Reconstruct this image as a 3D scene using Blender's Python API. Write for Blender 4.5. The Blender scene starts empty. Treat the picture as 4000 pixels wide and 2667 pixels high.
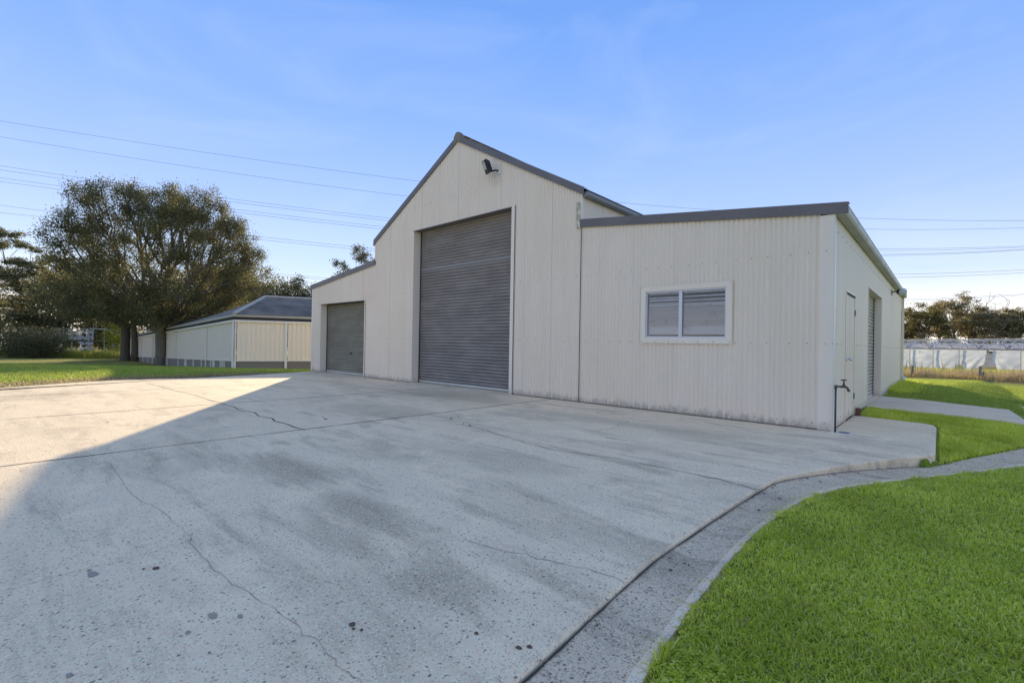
import bpy, math, random
import numpy as np
from mathutils import Matrix, Vector
PI = math.pi
random.seed(7); rng = np.random.default_rng(7)
SC = bpy.context.scene
COL = SC.collection

# ------------------------------------------------------------------ camera
CAM_P = np.array([1.1598, -7.9484, 1.1521])
FWD = np.array([-0.67484981, 0.73794175, 0.00444029])
RGT = np.array([0.73788978, 0.67469779, 0.01736593])
UPV = np.array([-0.00981919, -0.01499583, 0.99983934])
cam = bpy.data.cameras.new('camera'); cam.sensor_width = 36.0; cam.lens = 16.607
cam.clip_start = 0.05; cam.clip_end = 3000
cam_o = bpy.data.objects.new('camera', cam); COL.objects.link(cam_o)
cam_o.matrix_world = Matrix(((RGT[0], UPV[0], -FWD[0], CAM_P[0]), (RGT[1], UPV[1], -FWD[1], CAM_P[1]),
                             (RGT[2], UPV[2], -FWD[2], CAM_P[2]), (0, 0, 0, 1)))
SC.camera = cam_o

# ------------------------------------------------------------------ light
SUN_EL = math.radians(13.0)
SX, SY = -0.833, 0.553            # horizontal direction towards the sun
world = bpy.data.worlds.new('World'); SC.world = world; world.use_nodes = True
wn = world.node_tree; wn.nodes.clear()
wo = wn.nodes.new('ShaderNodeOutputWorld'); bg = wn.nodes.new('ShaderNodeBackground')
sky = wn.nodes.new('ShaderNodeTexSky'); sky.sky_type = 'NISHITA'; sky.sun_disc = False
sky.sun_elevation = SUN_EL; sky.sun_rotation = math.atan2(SX, SY)
sky.altitude = 0; sky.air_density = 1.0; sky.dust_density = 0.0; sky.ozone_density = 3.0
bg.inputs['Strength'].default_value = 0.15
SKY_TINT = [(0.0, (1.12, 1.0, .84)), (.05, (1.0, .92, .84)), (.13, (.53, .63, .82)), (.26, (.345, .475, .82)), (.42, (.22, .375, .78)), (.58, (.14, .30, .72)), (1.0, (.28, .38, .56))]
CIRRUS = (.72 / .3, .77 / .3, .86 / .3, 1)
# sky gradient: blue mid-sky; warm low band and pale zenith added to lift the shade, all the way round
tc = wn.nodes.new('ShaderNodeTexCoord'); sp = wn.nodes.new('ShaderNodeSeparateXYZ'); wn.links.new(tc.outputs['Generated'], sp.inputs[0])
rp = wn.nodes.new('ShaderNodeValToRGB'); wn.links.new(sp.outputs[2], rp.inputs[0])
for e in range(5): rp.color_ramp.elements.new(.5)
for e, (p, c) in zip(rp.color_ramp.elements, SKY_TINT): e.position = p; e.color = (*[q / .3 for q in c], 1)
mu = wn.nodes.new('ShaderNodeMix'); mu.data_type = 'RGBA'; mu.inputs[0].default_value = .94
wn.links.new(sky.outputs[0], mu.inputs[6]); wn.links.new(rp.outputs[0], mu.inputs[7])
# thin cirrus streaks
mp = wn.nodes.new('ShaderNodeMapping'); mp.inputs['Scale'].default_value = (1.2, 1.0, 4.0); mp.inputs['Rotation'].default_value = (.25, .35, .5)
wn.links.new(tc.outputs['Generated'], mp.inputs[0]); cn = wn.nodes.new('ShaderNodeTexNoise'); cn.inputs['Scale'].default_value = 1.7
cn.inputs['Detail'].default_value = 5; cn.inputs['Roughness'].default_value = .55; cn.inputs['Distortion'].default_value = .7; wn.links.new(mp.outputs[0], cn.inputs['Vector'])
cr_ = wn.nodes.new('ShaderNodeValToRGB'); cr_.color_ramp.elements[0].position = .50; cr_.color_ramp.elements[1].position = .85; cr_.color_ramp.elements[1].color = (.26, .26, .26, 1)
wn.links.new(cn.outputs[0], cr_.inputs[0]); mc = wn.nodes.new('ShaderNodeMix'); mc.data_type = 'RGBA'; wn.links.new(cr_.outputs[0], mc.inputs[0])
wn.links.new(mu.outputs[2], mc.inputs[6]); mc.inputs[7].default_value = CIRRUS
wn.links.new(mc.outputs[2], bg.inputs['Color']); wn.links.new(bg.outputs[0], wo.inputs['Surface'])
sl = bpy.data.lights.new('sun', 'SUN'); sl.energy = 3.5; sl.angle = math.radians(0.6); sl.color = (1.0, 0.84, 0.54)
so = bpy.data.objects.new('sun', sl); COL.objects.link(so)
sd = Vector((SX * math.cos(SUN_EL), SY * math.cos(SUN_EL), math.sin(SUN_EL)))
so.rotation_euler = sd.to_track_quat('Z', 'Y').to_euler(); so.location = (-30, 20, 30)
SC.view_settings.view_transform = 'Standard'; SC.view_settings.look = 'None'
SC.view_settings.gamma = 1.0; SC.view_settings.use_curve_mapping = False
SC.view_settings.exposure = 1.38
SC.cycles.max_bounces = 8; SC.cycles.transparent_max_bounces = 24

# ------------------------------------------------------------------ helpers
def cp(lat, dep, z=None):
    """a place measured from where the photographer stood: metres to the right, metres ahead"""
    p = CAM_P + np.array([RGT[0], RGT[1], 0]) * lat + np.array([FWD[0], FWD[1], 0]) * dep
    if z is None: z = ground_z(p[0], p[1])
    return (float(p[0]), float(p[1]), float(z))
def seen(u, v, dep):
    """the point at depth dep seen at u, v of the 4000 x 2667 photograph"""
    p = CAM_P + (FWD + RGT * (u - 2000) / 1845.18 + UPV * (1333.5 - v) / 1845.18) * dep
    return p
def on_ground(u, v, z=0.0):
    d = FWD + RGT * (u - 2000) / 1845.18 + UPV * (1333.5 - v) / 1845.18
    t = (z - CAM_P[2]) / d[2]
    p = CAM_P + d * t
    return (float(p[0]), float(p[1]))
WK = np.array([[-1e3, 0], [15.5, 0], [17.5, -.03], [20, -.12], [26, -.40], [35, -.68], [42, -.86], [50, -1.0], [60, -1.08], [1e4, -1.08]])
def ss(a, b, x):
    t = np.clip((x - a) / (b - a), 0, 1); return t * t * (3 - 2 * t)
WL = np.array([[-1e3, 0], [15.5, 0], [17.5, -.03], [20, -.14], [24, -.335], [28, -.56], [38, -1.16], [50, -1.38], [58, -1.56], [66, -1.85], [80, -2.0], [1e4, -2.0]])
def ground_raw(x, y):
    x = np.asarray(x, float); y = np.asarray(y, float)
    w = (x - CAM_P[0]) * FWD[0] + (y - CAM_P[1]) * FWD[1]; l = (x - CAM_P[0]) * RGT[0] + (y - CAM_P[1]) * RGT[1]
    z = np.interp(w, WK[:, 0], WK[:, 1]); zl = np.interp(w, WL[:, 0], WL[:, 1])
    z = z + (zl - z) * ss(4, -10, l)
    bank = np.clip((x - 1.3) * .27, 0, .5) * ss(8.5, 12.5, y)
    return np.minimum(z, -bank)
# drainage channel: left edge, right edge, depth of its bed
dl = [(.11, -14), (.11, -9.5), (.105, -7.6), (.10, -6.74), (.06, -6.22), (.01, -5.52), (.02, -4.66), (.05, -3.75), (.08, -3.29), (.21, -2.85), (.45, -2.22), (.80, -1.43), (1.08, -.99), (1.40, -.20), (1.75, .62), (2.10, 1.6), (2.30, 2.7), (2.40, 4.2), (2.45, 6.2), (2.5, 9.0)]
dr = [(.50, -14), (.48, -9.5), (.46, -7.6), (.44, -6.74), (.38, -6.22), (.33, -5.55), (.30, -4.75), (.33, -4.1), (.42, -3.5), (.58, -2.95), (.80, -2.40), (1.08, -1.70), (1.42, -1.05), (1.80, -.35), (2.20, .35), (2.60, 1.3), (2.85, 2.6), (2.95, 4.2), (3.0, 6.2), (3.05, 9.0)]
dz = [-.012, -.012, -.012, -.014, -.016, -.018, -.022, -.028, -.032, -.042, -.065, -.10, -.11, -.10, -.09, -.09, -.09, -.09, -.10, -.14]
def interp_poly(pts, n=6):
    out = []
    for i in range(len(pts) - 1):
        p0, p1, p2, p3 = [np.array(pts[max(0, min(len(pts) - 1, i + k))], float) for k in (-1, 0, 1, 2)]
        for s in range(n):
            t = s / n
            out.append(.5 * ((2 * p1) + (-p0 + p2) * t + (2 * p0 - 5 * p1 + 4 * p2 - p3) * t * t + (-p0 + 3 * p1 - 3 * p2 + p3) * t ** 3))
    out.append(np.array(pts[-1], float)); return np.array(out)
DL, DR, DZ = interp_poly(dl), interp_poly(dr), interp_poly([(z, 0) for z in dz])[:, 0]
GX, GY = np.arange(-1, 6.01, .04), np.arange(-15, 12.01, .04)
def inside(P, poly):
    x, y = P[:, 0], P[:, 1]; r = np.zeros(len(P), bool); n = len(poly); j = n - 1
    for i in range(n):
        xi, yi = poly[i]; xj, yj = poly[j]
        c = ((yi > y) != (yj > y)) & (x < (xj - xi) * (y - yi) / (yj - yi + 1e-12) + xi); r ^= c; j = i
    return r
def _table():
    gx, gy = np.meshgrid(GX, GY, indexing='ij'); P = np.stack([gx.ravel(), gy.ravel()], 1); z = ground_raw(P[:, 0], P[:, 1]) - .035
    def near(Q): d2 = ((P[:, None, :] - Q[None]) ** 2).sum(2); i = d2.argmin(1); return np.sqrt(d2.min(1)), i
    dR, i = near(DR); dL, il = near(DL)
    ins = inside(P, [tuple(p) for p in DL] + [tuple(p) for p in DR[::-1]])
    lawn = (dR < dL) & ~ins; edge = DZ[i] + .002; edl = DZ[il] - .002
    zz = np.where(lawn, np.where(dR < 3, edge + (z - edge) * ss(0, .6, dR), z), np.where(P[:, 0] > 1.12, edl + (z - edl) * ss(0, .5, dL), z))
    zz = np.where(ins, np.where(dR > .035, DZ[i] - .12, DZ[i] - .03), zz)
    zz = np.where((P[:, 0] < 1.0) & (P[:, 1] < 2.0) & ~ins & ~lawn, -.2, zz)
    return zz.reshape(gx.shape)
GT = _table()
def ground_z(x, y):
    x = np.asarray(x, float); y = np.asarray(y, float); z = ground_raw(x, y)
    fx = (x - GX[0]) / .04; fy = (y - GY[0]) / .04; ins = (fx > 0) & (fx < len(GX) - 1.01) & (fy > 0) & (fy < len(GY) - 1.01)
    fx = np.clip(fx, 0, len(GX) - 1.01); fy = np.clip(fy, 0, len(GY) - 1.01); i = fx.astype(int); j = fy.astype(int); a = fx - i; b = fy - j
    t = GT[i, j] * (1 - a) * (1 - b) + GT[i + 1, j] * a * (1 - b) + GT[i, j + 1] * (1 - a) * b + GT[i + 1, j + 1] * a * b + .035
    return np.where(ins, t, z)
def setp(o, label=None, cat=None, group=None, kind=None):
    if label: o['label'] = label
    if cat: o['category'] = cat
    if group: o['group'] = group
    if kind: o['kind'] = kind
    return o
def link(o, parent=None):
    COL.objects.link(o)
    if parent is not None: o.parent = parent
    return o
def empty(name, loc=(0, 0, 0), rz=0, parent=None, **kw):
    o = bpy.data.objects.new(name, None); link(o, parent); o.location = loc; o.rotation_euler = (0, 0, rz)
    o.empty_display_size = .2
    return setp(o, **kw)
def mesh(name, verts, faces, mat, parent=None, smooth=False, loc=None, **kw):
    me = bpy.data.meshes.new(name); me.from_pydata([tuple(v) for v in verts], [], faces)
    if mat: me.materials.append(mat)
    if smooth: me.polygons.foreach_set('use_smooth', [True] * len(me.polygons))
    me.update()
    o = bpy.data.objects.new(name, me); link(o, parent)
    if loc is not None: o.location = loc
    return setp(o, **kw)
def npmesh(name, V, F, mat, parent=None, smooth=False, **kw):
    """V (n,3); F (m,k) all faces with the same number of corners"""
    me = bpy.data.meshes.new(name); V = np.asarray(V, np.float32); F = np.asarray(F, np.int32)
    m, k = F.shape
    me.vertices.add(len(V)); me.vertices.foreach_set('co', V.ravel())
    me.loops.add(m * k); me.loops.foreach_set('vertex_index', F.ravel())
    me.polygons.add(m); me.polygons.foreach_set('loop_start', np.arange(m, dtype=np.int32) * k)
    me.polygons.foreach_set('loop_total', np.full(m, k, np.int32))
    if smooth: me.polygons.foreach_set('use_smooth', np.ones(m, bool))
    me.materials.append(mat); me.update(calc_edges=True); me.validate()
    o = bpy.data.objects.new(name, me); link(o, parent)
    return setp(o, **kw)
class B:
    """collects shapes into one mesh"""
    def __init__(s): s.v = []; s.f = []
    def box(s, a, b):
        n = len(s.v); x0, y0, z0 = a; x1, y1, z1 = b
        s.v += [(x0, y0, z0), (x1, y0, z0), (x1, y1, z0), (x0, y1, z0), (x0, y0, z1), (x1, y0, z1), (x1, y1, z1), (x0, y1, z1)]
        s.f += [tuple(n + i for i in f) for f in ((0, 3, 2, 1), (4, 5, 6, 7), (0, 1, 5, 4), (1, 2, 6, 5), (2, 3, 7, 6), (3, 0, 4, 7))]
        return s
    def prism(s, poly, d):
        """poly: 3D outline, d: extrusion vector"""
        n = len(s.v); k = len(poly); d = np.array(d)
        s.v += [tuple(p) for p in poly] + [tuple(np.array(p) + d) for p in poly]
        s.f += [tuple(n + i for i in range(k))[::-1], tuple(n + k + i for i in range(k))]
        s.f += [(n + i, n + (i + 1) % k, n + k + (i + 1) % k, n + k + i) for i in range(k)]
        return s
    def tube(s, pts, r, n=8, cap=True):
        pts = [np.array(p, float) for p in pts]; rr = r if hasattr(r, '__len__') else [r] * len(pts)
        base = len(s.v); u = None
        for i, p in enumerate(pts):
            t = pts[min(i + 1, len(pts) - 1)] - pts[max(i - 1, 0)]; t /= (np.linalg.norm(t) + 1e-9)
            if u is None:
                a = np.array([0, 0, 1.]) if abs(t[2]) < .9 else np.array([1., 0, 0]); u = np.cross(a, t)
            else: u = u - t * (u @ t)
            u /= np.linalg.norm(u); w = np.cross(t, u)
            for k in range(n):
                an = 2 * PI * k / n; s.v.append(tuple(p + rr[i] * (math.cos(an) * u + math.sin(an) * w)))
        for i in range(len(pts) - 1):
            for k in range(n):
                a = base + i * n + k; b = base + i * n + (k + 1) % n
                s.f.append((a, b, b + n, a + n))
        if cap:
            s.f.append(tuple(base + k for k in range(n))[::-1]); e = base + (len(pts) - 1) * n
            s.f.append(tuple(e + k for k in range(n)))
        return s
    def go(s, name, mat, parent=None, smooth=False, **kw): return mesh(name, s.v, s.f, mat, parent, smooth, **kw)
def dup(o, parent, **kw):
    c = o.copy(); link(c, parent)
    return setp(c, **kw)

# ------------------------------------------------------------------ materials
def mat(name, col=(.5, .5, .5), rough=.6, metal=0.0, spec=.4):
    m = bpy.data.materials.new(name); m.use_nodes = True
    p = m.node_tree.nodes['Principled BSDF']
    p.inputs['Base Color'].default_value = (*col, 1); p.inputs['Roughness'].default_value = rough
    p.inputs['Metallic'].default_value = metal; p.inputs['Specular IOR Level'].default_value = spec
    return m
class NT:
    def __init__(s, m): s.t = m.node_tree; s.p = s.t.nodes.get('Principled BSDF'); s.co = None
    def n(s, typ, **kw):
        x = s.t.nodes.new(typ)
        for k, v in kw.items():
            if k in x.inputs: x.inputs[k].default_value = v
            else: setattr(x, k, v)
        return x
    def l(s, a, b): s.t.links.new(a, b)
    def coord(s, scale=(1, 1, 1), kind='Object', rot=(0, 0, 0)):
        if s.co is None: s.co = s.n('ShaderNodeTexCoord')
        mp = s.n('ShaderNodeMapping'); mp.inputs['Scale'].default_value = scale; mp.inputs['Rotation'].default_value = rot
        s.l(s.co.outputs[kind], mp.inputs['Vector']); return mp.outputs[0]
    def geo(s, scale=(1, 1, 1), rot=(0, 0, 0), loc=(0, 0, 0)):
        g = s.n('ShaderNodeNewGeometry'); mp = s.n('ShaderNodeMapping'); mp.inputs['Scale'].default_value = scale
        mp.inputs['Rotation'].default_value = rot; mp.inputs['Location'].default_value = loc
        s.l(g.outputs['Position'], mp.inputs['Vector']); return mp.outputs[0]
    def noise(s, vec, sc, det=4, rough=.55, dist=0):
        x = s.n('ShaderNodeTexNoise'); x.inputs['Scale'].default_value = sc; x.inputs['Detail'].default_value = det
        x.inputs['Roughness'].default_value = rough; x.inputs['Distortion'].default_value = dist
        s.l(vec, x.inputs['Vector']); return x.outputs['Fac']
    def ramp(s, fac, stops, interp='LINEAR'):
        x = s.n('ShaderNodeValToRGB'); cr = x.color_ramp; cr.interpolation = interp
        while len(cr.elements) < len(stops): cr.elements.new(.5)
        for e, (p, c) in zip(cr.elements, stops):
            e.position = p; e.color = (*c, 1) if hasattr(c, '__len__') else (c, c, c, 1)
        s.l(fac, x.inputs[0]); return x.outputs[0]
    def mix(s, a, b, fac, mode='MIX'):
        x = s.n('ShaderNodeMix', data_type='RGBA', blend_type=mode)
        for sock, v in ((x.inputs[0], fac), (x.inputs[6], a), (x.inputs[7], b)):
            if hasattr(v, 'is_output'): s.l(v, sock)
            elif hasattr(v, '__len__'): sock.default_value = (*v, 1)
            else: sock.default_value = v
        return x.outputs[2]
    def math(s, op, a, b=0.0, clamp=False):
        x = s.n('ShaderNodeMath', operation=op); x.use_clamp = clamp
        for i, v in ((0, a), (1, b)):
            if hasattr(v, 'is_output'): s.l(v, x.inputs[i])
            else: x.inputs[i].default_value = v
        return x.outputs[0]
    def bump(s, h, strength=.3, dist=.01):
        x = s.n('ShaderNodeBump'); x.inputs['Strength'].default_value = strength; x.inputs['Distance'].default_value = dist
        s.l(h, x.inputs['Height']); s.l(x.outputs[0], s.p.inputs['Normal'])
    def base(s, c): s.l(c, s.p.inputs['Base Color'])

def cladding(name, col, dirt=.5):
    m = mat(name, col, .36, 0, .5); t = NT(m)
    v = t.geo((1.3, 1.3, .12)); n1 = t.noise(v, 3.0, 5, .6)
    n2 = t.noise(t.geo((1, 1, 1)), .7, 3)
    c = t.mix(col, tuple(k * .88 for k in col), t.ramp(n1, [(.45, 0), (.75, .6)]))
    c = t.mix(c, tuple(k * q for k, q in zip(col, (.96, .94, .90))), t.ramp(n2, [(.4, 0), (.7, .8)]))
    # grime splashed up from the slab
    sep = t.n('ShaderNodeSeparateXYZ'); g = t.n('ShaderNodeNewGeometry'); t.l(g.outputs['Position'], sep.inputs[0])
    low = t.ramp(t.math('ADD', sep.outputs[2], t.math('MULTIPLY', t.math('SUBTRACT', t.noise(t.geo((1, 1, .3)), 14, 4), .5), .35)), [(.0, 1), (.13, 0)])
    c = t.mix(c, (.16, .135, .10), t.math('MULTIPLY', low, dirt))
    t.base(c)
    t.bump(t.noise(t.geo(), 6, 2), .12, .02)
    return m
M = {}
CREAM = (.89, .76, .60)
M['clad'] = cladding('cream_corrugated_steel', CREAM)
M['trim'] = cladding('cream_flashing', (.90, .78, .63), .4)
M['trim_highlight'] = mat('flashing_edge_highlight', (.72, .71, .68), .4)
def metal_paint(name, col, spot=(.35, .35, .28), amt=.5, rough=.42):
    m = mat(name, col, rough, 0, .45); t = NT(m)
    n = t.noise(t.geo(), 9, 5, .7); n2 = t.noise(t.geo(), 38, 2, .5)
    c = t.mix(col, tuple(k * 1.25 for k in col), t.ramp(t.noise(t.geo(), 1.2, 3), [(.35, 0), (.7, 1)]))
    c = t.mix(c, spot, t.math('MULTIPLY', t.ramp(n2, [(.68, 0), (.74, 1)]), amt)); t.base(c)
    return m
M['barge'] = metal_paint('slate_grey_capping', (.14, .125, .12))
M['roofm'] = metal_paint('slate_grey_roofing', (.15, .14, .13), (.2, .2, .18), .3)
M['gutter'] = metal_paint('grey_gutter', (.42, .41, .39), (.2, .19, .16), .3)
M['gutter_d'] = metal_paint('dull_grey_gutter', (.22, .22, .215), (.2, .19, .16), .4)
def lichen():
    m = mat('lichened_cap', (.25, .22, .2), .9); t = NT(m)
    c = t.ramp(t.noise(t.geo(), 30, 5, .8), [(.35, (.10, .05, .05)), (.5, (.3, .26, .22)), (.62, (.16, .17, .13)), (.75, (.45, .44, .38))])
    t.base(c); return m
M['lichen'] = lichen()
def moss():
    m = mat('mossy_flashing', (.4, .42, .3), .9); t = NT(m)
    t.base(t.ramp(t.noise(t.geo((1, 1, .5)), 22, 5, .7), [(.42, CREAM), (.55, (.40, .40, .28)), (.72, (.22, .23, .14))])); return m
M['moss'] = moss()
def door_m(name, col):
    m = mat(name, col, .38, 0, .5); t = NT(m)
    n = t.noise(t.geo((1, 1, 2.5)), 1.6, 5, .6)
    c = t.mix(col, tuple(k * 1.35 for k in col), t.ramp(n, [(.4, 0), (.7, 1)]))
    c = t.mix(c, (.34, .33, .3), t.math('MULTIPLY', t.ramp(t.noise(t.geo((.5, .5, 6)), 5, 4, .7), [(.66, 0), (.78, 1)]), .5))
    t.base(c); return m
M['door_blue'] = door_m('blue_grey_roller_steel', (.215, .19, .17))
M['door_olive'] = door_m('olive_grey_roller_steel', (.21, .19, .14))
M['door_side'] = door_m('grey_green_roller_steel', (.38, .35, .27))
M['seam'] = mat('worn_pale_slat', (.31, .30, .29), .5)
M['rail_pale'] = metal_paint('pale_bottom_rail', (.52, .51, .45), (.15, .12, .08), .6)
M['black'] = mat('black_plastic', (.022, .022, .024), .45)
M['dark'] = mat('dark_rubber_and_shade', (.03, .03, .03), .8)
M['silver'] = mat('silver_aluminium', (.60, .61, .66), .35, .35)
M['chrome'] = mat('chrome', (.7, .7, .72), .15, 1.0)
M['lens'] = mat('lamp_lens', (.55, .56, .52), .25, 0, .6)
M['white_pl'] = mat('white_plastic', (.75, .75, .74), .4)
M['pipe'] = metal_paint('weathered_copper_pipe', (.055, .045, .05), (.12, .11, .09), .5)
M['brass'] = metal_paint('dull_brass', (.10, .085, .065), (.2, .18, .13), .5)
M['screw'] = mat('weathered_screw', (.07, .065, .055), .7)
M['brickc'] = mat('red_brick', (.16, .075, .055), .9)
def glass():
    m = bpy.data.materials.new('window_glass'); m.use_nodes = True; t = m.node_tree; t.nodes.clear()
    o = t.nodes.new('ShaderNodeOutputMaterial'); mx = t.nodes.new('ShaderNodeMixShader'); tr = t.nodes.new('ShaderNodeBsdfTransparent')
    gl = t.nodes.new('ShaderNodeBsdfGlossy'); gl.inputs['Roughness'].default_value = .03; gl.inputs['Color'].default_value = (.9, .92, 1, 1)
    tr.inputs['Color'].default_value = (.93, .94, .95, 1)
    fr = t.nodes.new('ShaderNodeFresnel'); fr.inputs['IOR'].default_value = 1.5
    t.links.new(fr.outputs[0], mx.inputs[0]); t.links.new(tr.outputs[0], mx.inputs[1]); t.links.new(gl.outputs[0], mx.inputs[2])
    df = t.nodes.new('ShaderNodeBsdfDiffuse'); df.inputs['Color'].default_value = (.5, .5, .47, 1)
    mx2 = t.nodes.new('ShaderNodeMixShader'); ns = t.nodes.new('ShaderNodeTexNoise'); ns.inputs['Scale'].default_value = 5; ns.inputs['Detail'].default_value = 8; ns.inputs['Roughness'].default_value = .75
    g = t.nodes.new('ShaderNodeNewGeometry'); t.links.new(g.outputs['Position'], ns.inputs['Vector'])
    r = t.nodes.new('ShaderNodeValToRGB'); r.color_ramp.elements[0].position = .56; r.color_ramp.elements[1].position = .8
    r.color_ramp.elements[1].color = (.45, .45, .45, 1); t.links.new(ns.outputs[0], r.inputs[0])
    t.links.new(r.outputs[0], mx2.inputs[0]); t.links.new(mx.outputs[0], mx2.inputs[1]); t.links.new(df.outputs[0], mx2.inputs[2])
    t.links.new(mx2.outputs[0], o.inputs['Surface']); return m
M['glass'] = glass()
M['blind'] = mat('aluminium_blind', (.80, .76, .71), .5)
M['blind_w'] = mat('brightened_blind', (.88, .88, .88), .4)

BLOTS = [(*on_ground(1760, 1545), 1.9, .9, .8), (*on_ground(1450, 1600), 1.2, .8, .5), (*on_ground(1120, 1830), .9, .30, .7), (*on_ground(1420, 1990), .8, .25, .75), (*on_ground(1330, 2100), .5, .16, .5),
         (*on_ground(2000, 1800), .8, .4, .4), (*on_ground(2350, 1640), 1.6, .35, .45), (*on_ground(1750, 2280), .35, .22, .5), (*on_ground(760, 1790), .5, .2, .45)]
def concrete(name, base=(.95, .715, .47), agg=1.0, stain=1.0, warm=0.0):
    m = mat(name, base, .88, 0, .25); t = NT(m)
    g = t.geo()
    big = t.noise(t.geo((.35, 1.0, 1), (0, 0, .15)), 1.1, 6, .62, .6)
    mid = t.noise(t.geo((.28, 1.5, 1), (0, 0, -.12)), 2.6, 7, .68, .4)
    fine = t.ramp(t.noise(g, 34, 4, .75), [(.3, .35), (.6, 1)])
    c = t.mix(base, tuple(k * .58 for k in base), t.math('MULTIPLY', t.math('MULTIPLY', t.ramp(big, [(.51, 0), (.66, 1)]), .8 * stain), fine))
    c = t.mix(c, tuple(k * .52 for k in base), t.math('MULTIPLY', t.math('MULTIPLY', t.ramp(mid, [(.52, 0), (.64, 1)]), .75 * stain), fine))
    c = t.mix(c, tuple(k * q for k, q in zip(base, (1.18, 1.17, 1.15))), t.ramp(t.noise(g, 2.3, 5, .6), [(.5, 0), (.72, .7)]))
    for bx_, by_, ra, rb, am in BLOTS:
        q = t.n('ShaderNodeVectorMath', operation='LENGTH'); t.l(t.geo((1 / ra, 1 / rb, 0), (0, 0, 0), (-bx_ / ra, -by_ / rb, 0)), q.inputs[0])
        f = t.math('MULTIPLY', t.ramp(t.math('ADD', q.outputs['Value'], t.math('MULTIPLY', t.math('SUBTRACT', mid, .5), 2.4)), [(.45, 1), (1.0, 0)]), t.math('MULTIPLY', fine, am * stain))
        c = t.mix(c, tuple(k * .40 for k in base), f)
    # rusty clay stains
    rs = t.noise(t.geo((.25, .9, 1), (0, 0, -.6), (3, 1, 0)), .8, 5, .6, .8)
    c = t.mix(c, (.30, .20, .12), t.math('MULTIPLY', t.ramp(rs, [(.56, 0), (.72, 1)]), .30 + warm))
    # exposed aggregate chips
    vo = t.n('ShaderNodeTexVoronoi', feature='F1'); vo.inputs['Scale'].default_value = 46; vo.inputs['Randomness'].default_value = 1
    wv = t.n('ShaderNodeVectorMath', operation='ADD'); nn = t.n('ShaderNodeTexNoise'); nn.inputs['Scale'].default_value = 60
    t.l(g, nn.inputs['Vector']); sc = t.n('ShaderNodeVectorMath', operation='SCALE'); sc.inputs['Scale'].default_value = .02
    t.l(nn.outputs['Color'], sc.inputs[0]); t.l(g, wv.inputs[0]); t.l(sc.outputs[0], wv.inputs[1]); t.l(wv.outputs[0], vo.inputs['Vector'])
    sepc = t.n('ShaderNodeSeparateColor'); t.l(vo.outputs['Color'], sepc.inputs[0])
    dens = t.noise(g, .9, 4, .6)
    chip_d = t.ramp(vo.outputs['Distance'], [(.20, 1), (.33, 0)])
    pick = t.math('GREATER_THAN', sepc.outputs[0], t.math('SUBTRACT', 1.17, t.math('MULTIPLY', dens, .75 * agg)))
    chip = t.math('MULTIPLY', chip_d, pick)
    chipcol = t.ramp(sepc.outputs[1], [(.0, (.10, .085, .075)), (.5, (.20, .16, .125)), (.8, (.26, .17, .10)), (1, (.16, .13, .11))])
    c = t.mix(c, chipcol, t.math('MULTIPLY', chip, .85))
    v2 = t.n('ShaderNodeTexVoronoi', feature='F1'); v2.inputs['Scale'].default_value = 160; t.l(g, v2.inputs['Vector'])
    s2 = t.n('ShaderNodeSeparateColor'); t.l(v2.outputs['Color'], s2.inputs[0])
    c = t.mix(c, tuple(k * .45 for k in base), t.math('MULTIPLY', t.math('GREATER_THAN', s2.outputs[0], .95 - .06 * agg), .6))
    c = t.mix(c, tuple(min(1, k * 1.5) for k in base), t.math('MULTIPLY', t.math('GREATER_THAN', s2.outputs[1], .9), .5))
    t.base(c)
    h = t.math('ADD', t.noise(g, 120, 3, .7), t.math('MULTIPLY', chip, -.5))
    t.bump(h, .45, .004)
    return m
M['conc'] = concrete('weathered_yard_concrete')
M['conc_far'] = concrete('rough_yard_concrete', (.95, .71, .465), 1.35, .8, .15)
M['conc_path'] = concrete('smooth_path_concrete', (.91, .68, .47), .35, .6)
M['conc_drain'] = concrete('rough_drain_concrete', (.76, .57, .385), 2.6, 1.2)
M['conc_lip'] = concrete('pale_drain_lip', (.90, .68, .48), .9, .9)
M['crack'] = mat('crack_dirt', (.42, .34, .27), .95)
M['joint'] = mat('joint_dirt', (.055, .05, .045), .95)

def lawn_m():
    m = mat('lawn_soil_and_turf', (.06, .09, .02), .95, 0, .1); t = NT(m)
    g = t.geo()
    n1 = t.noise(g, .55, 5, .6); n2 = t.noise(g, 26, 4, .7); n3 = t.noise(t.geo((.4, 1, 1), (0, 0, .8)), 2.0, 5, .65)
    c = t.ramp(n2, [(.3, (.16, .20, .02)), (.55, (.30, .37, .04)), (.75, (.42, .46, .09))])
    c = t.mix(c, (.16, .15, .045), t.math('MULTIPLY', t.ramp(n3, [(.5, 0), (.7, 1)]), .55))
    c = t.mix(c, (.05, .04, .025), t.math('MULTIPLY', t.ramp(t.noise(g, 3.4, 4, .6), [(.66, 0), (.74, 1)]), .5))
    at = t.n('ShaderNodeAttribute', attribute_name='dry')
    c = t.mix(c, t.ramp(n2, [(.3, (.20, .15, .05)), (.7, (.36, .29, .12))]), at.outputs['Fac'])
    t.base(c); t.bump(n2, .9, .05); return m
M['lawn'] = lawn_m()
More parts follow.
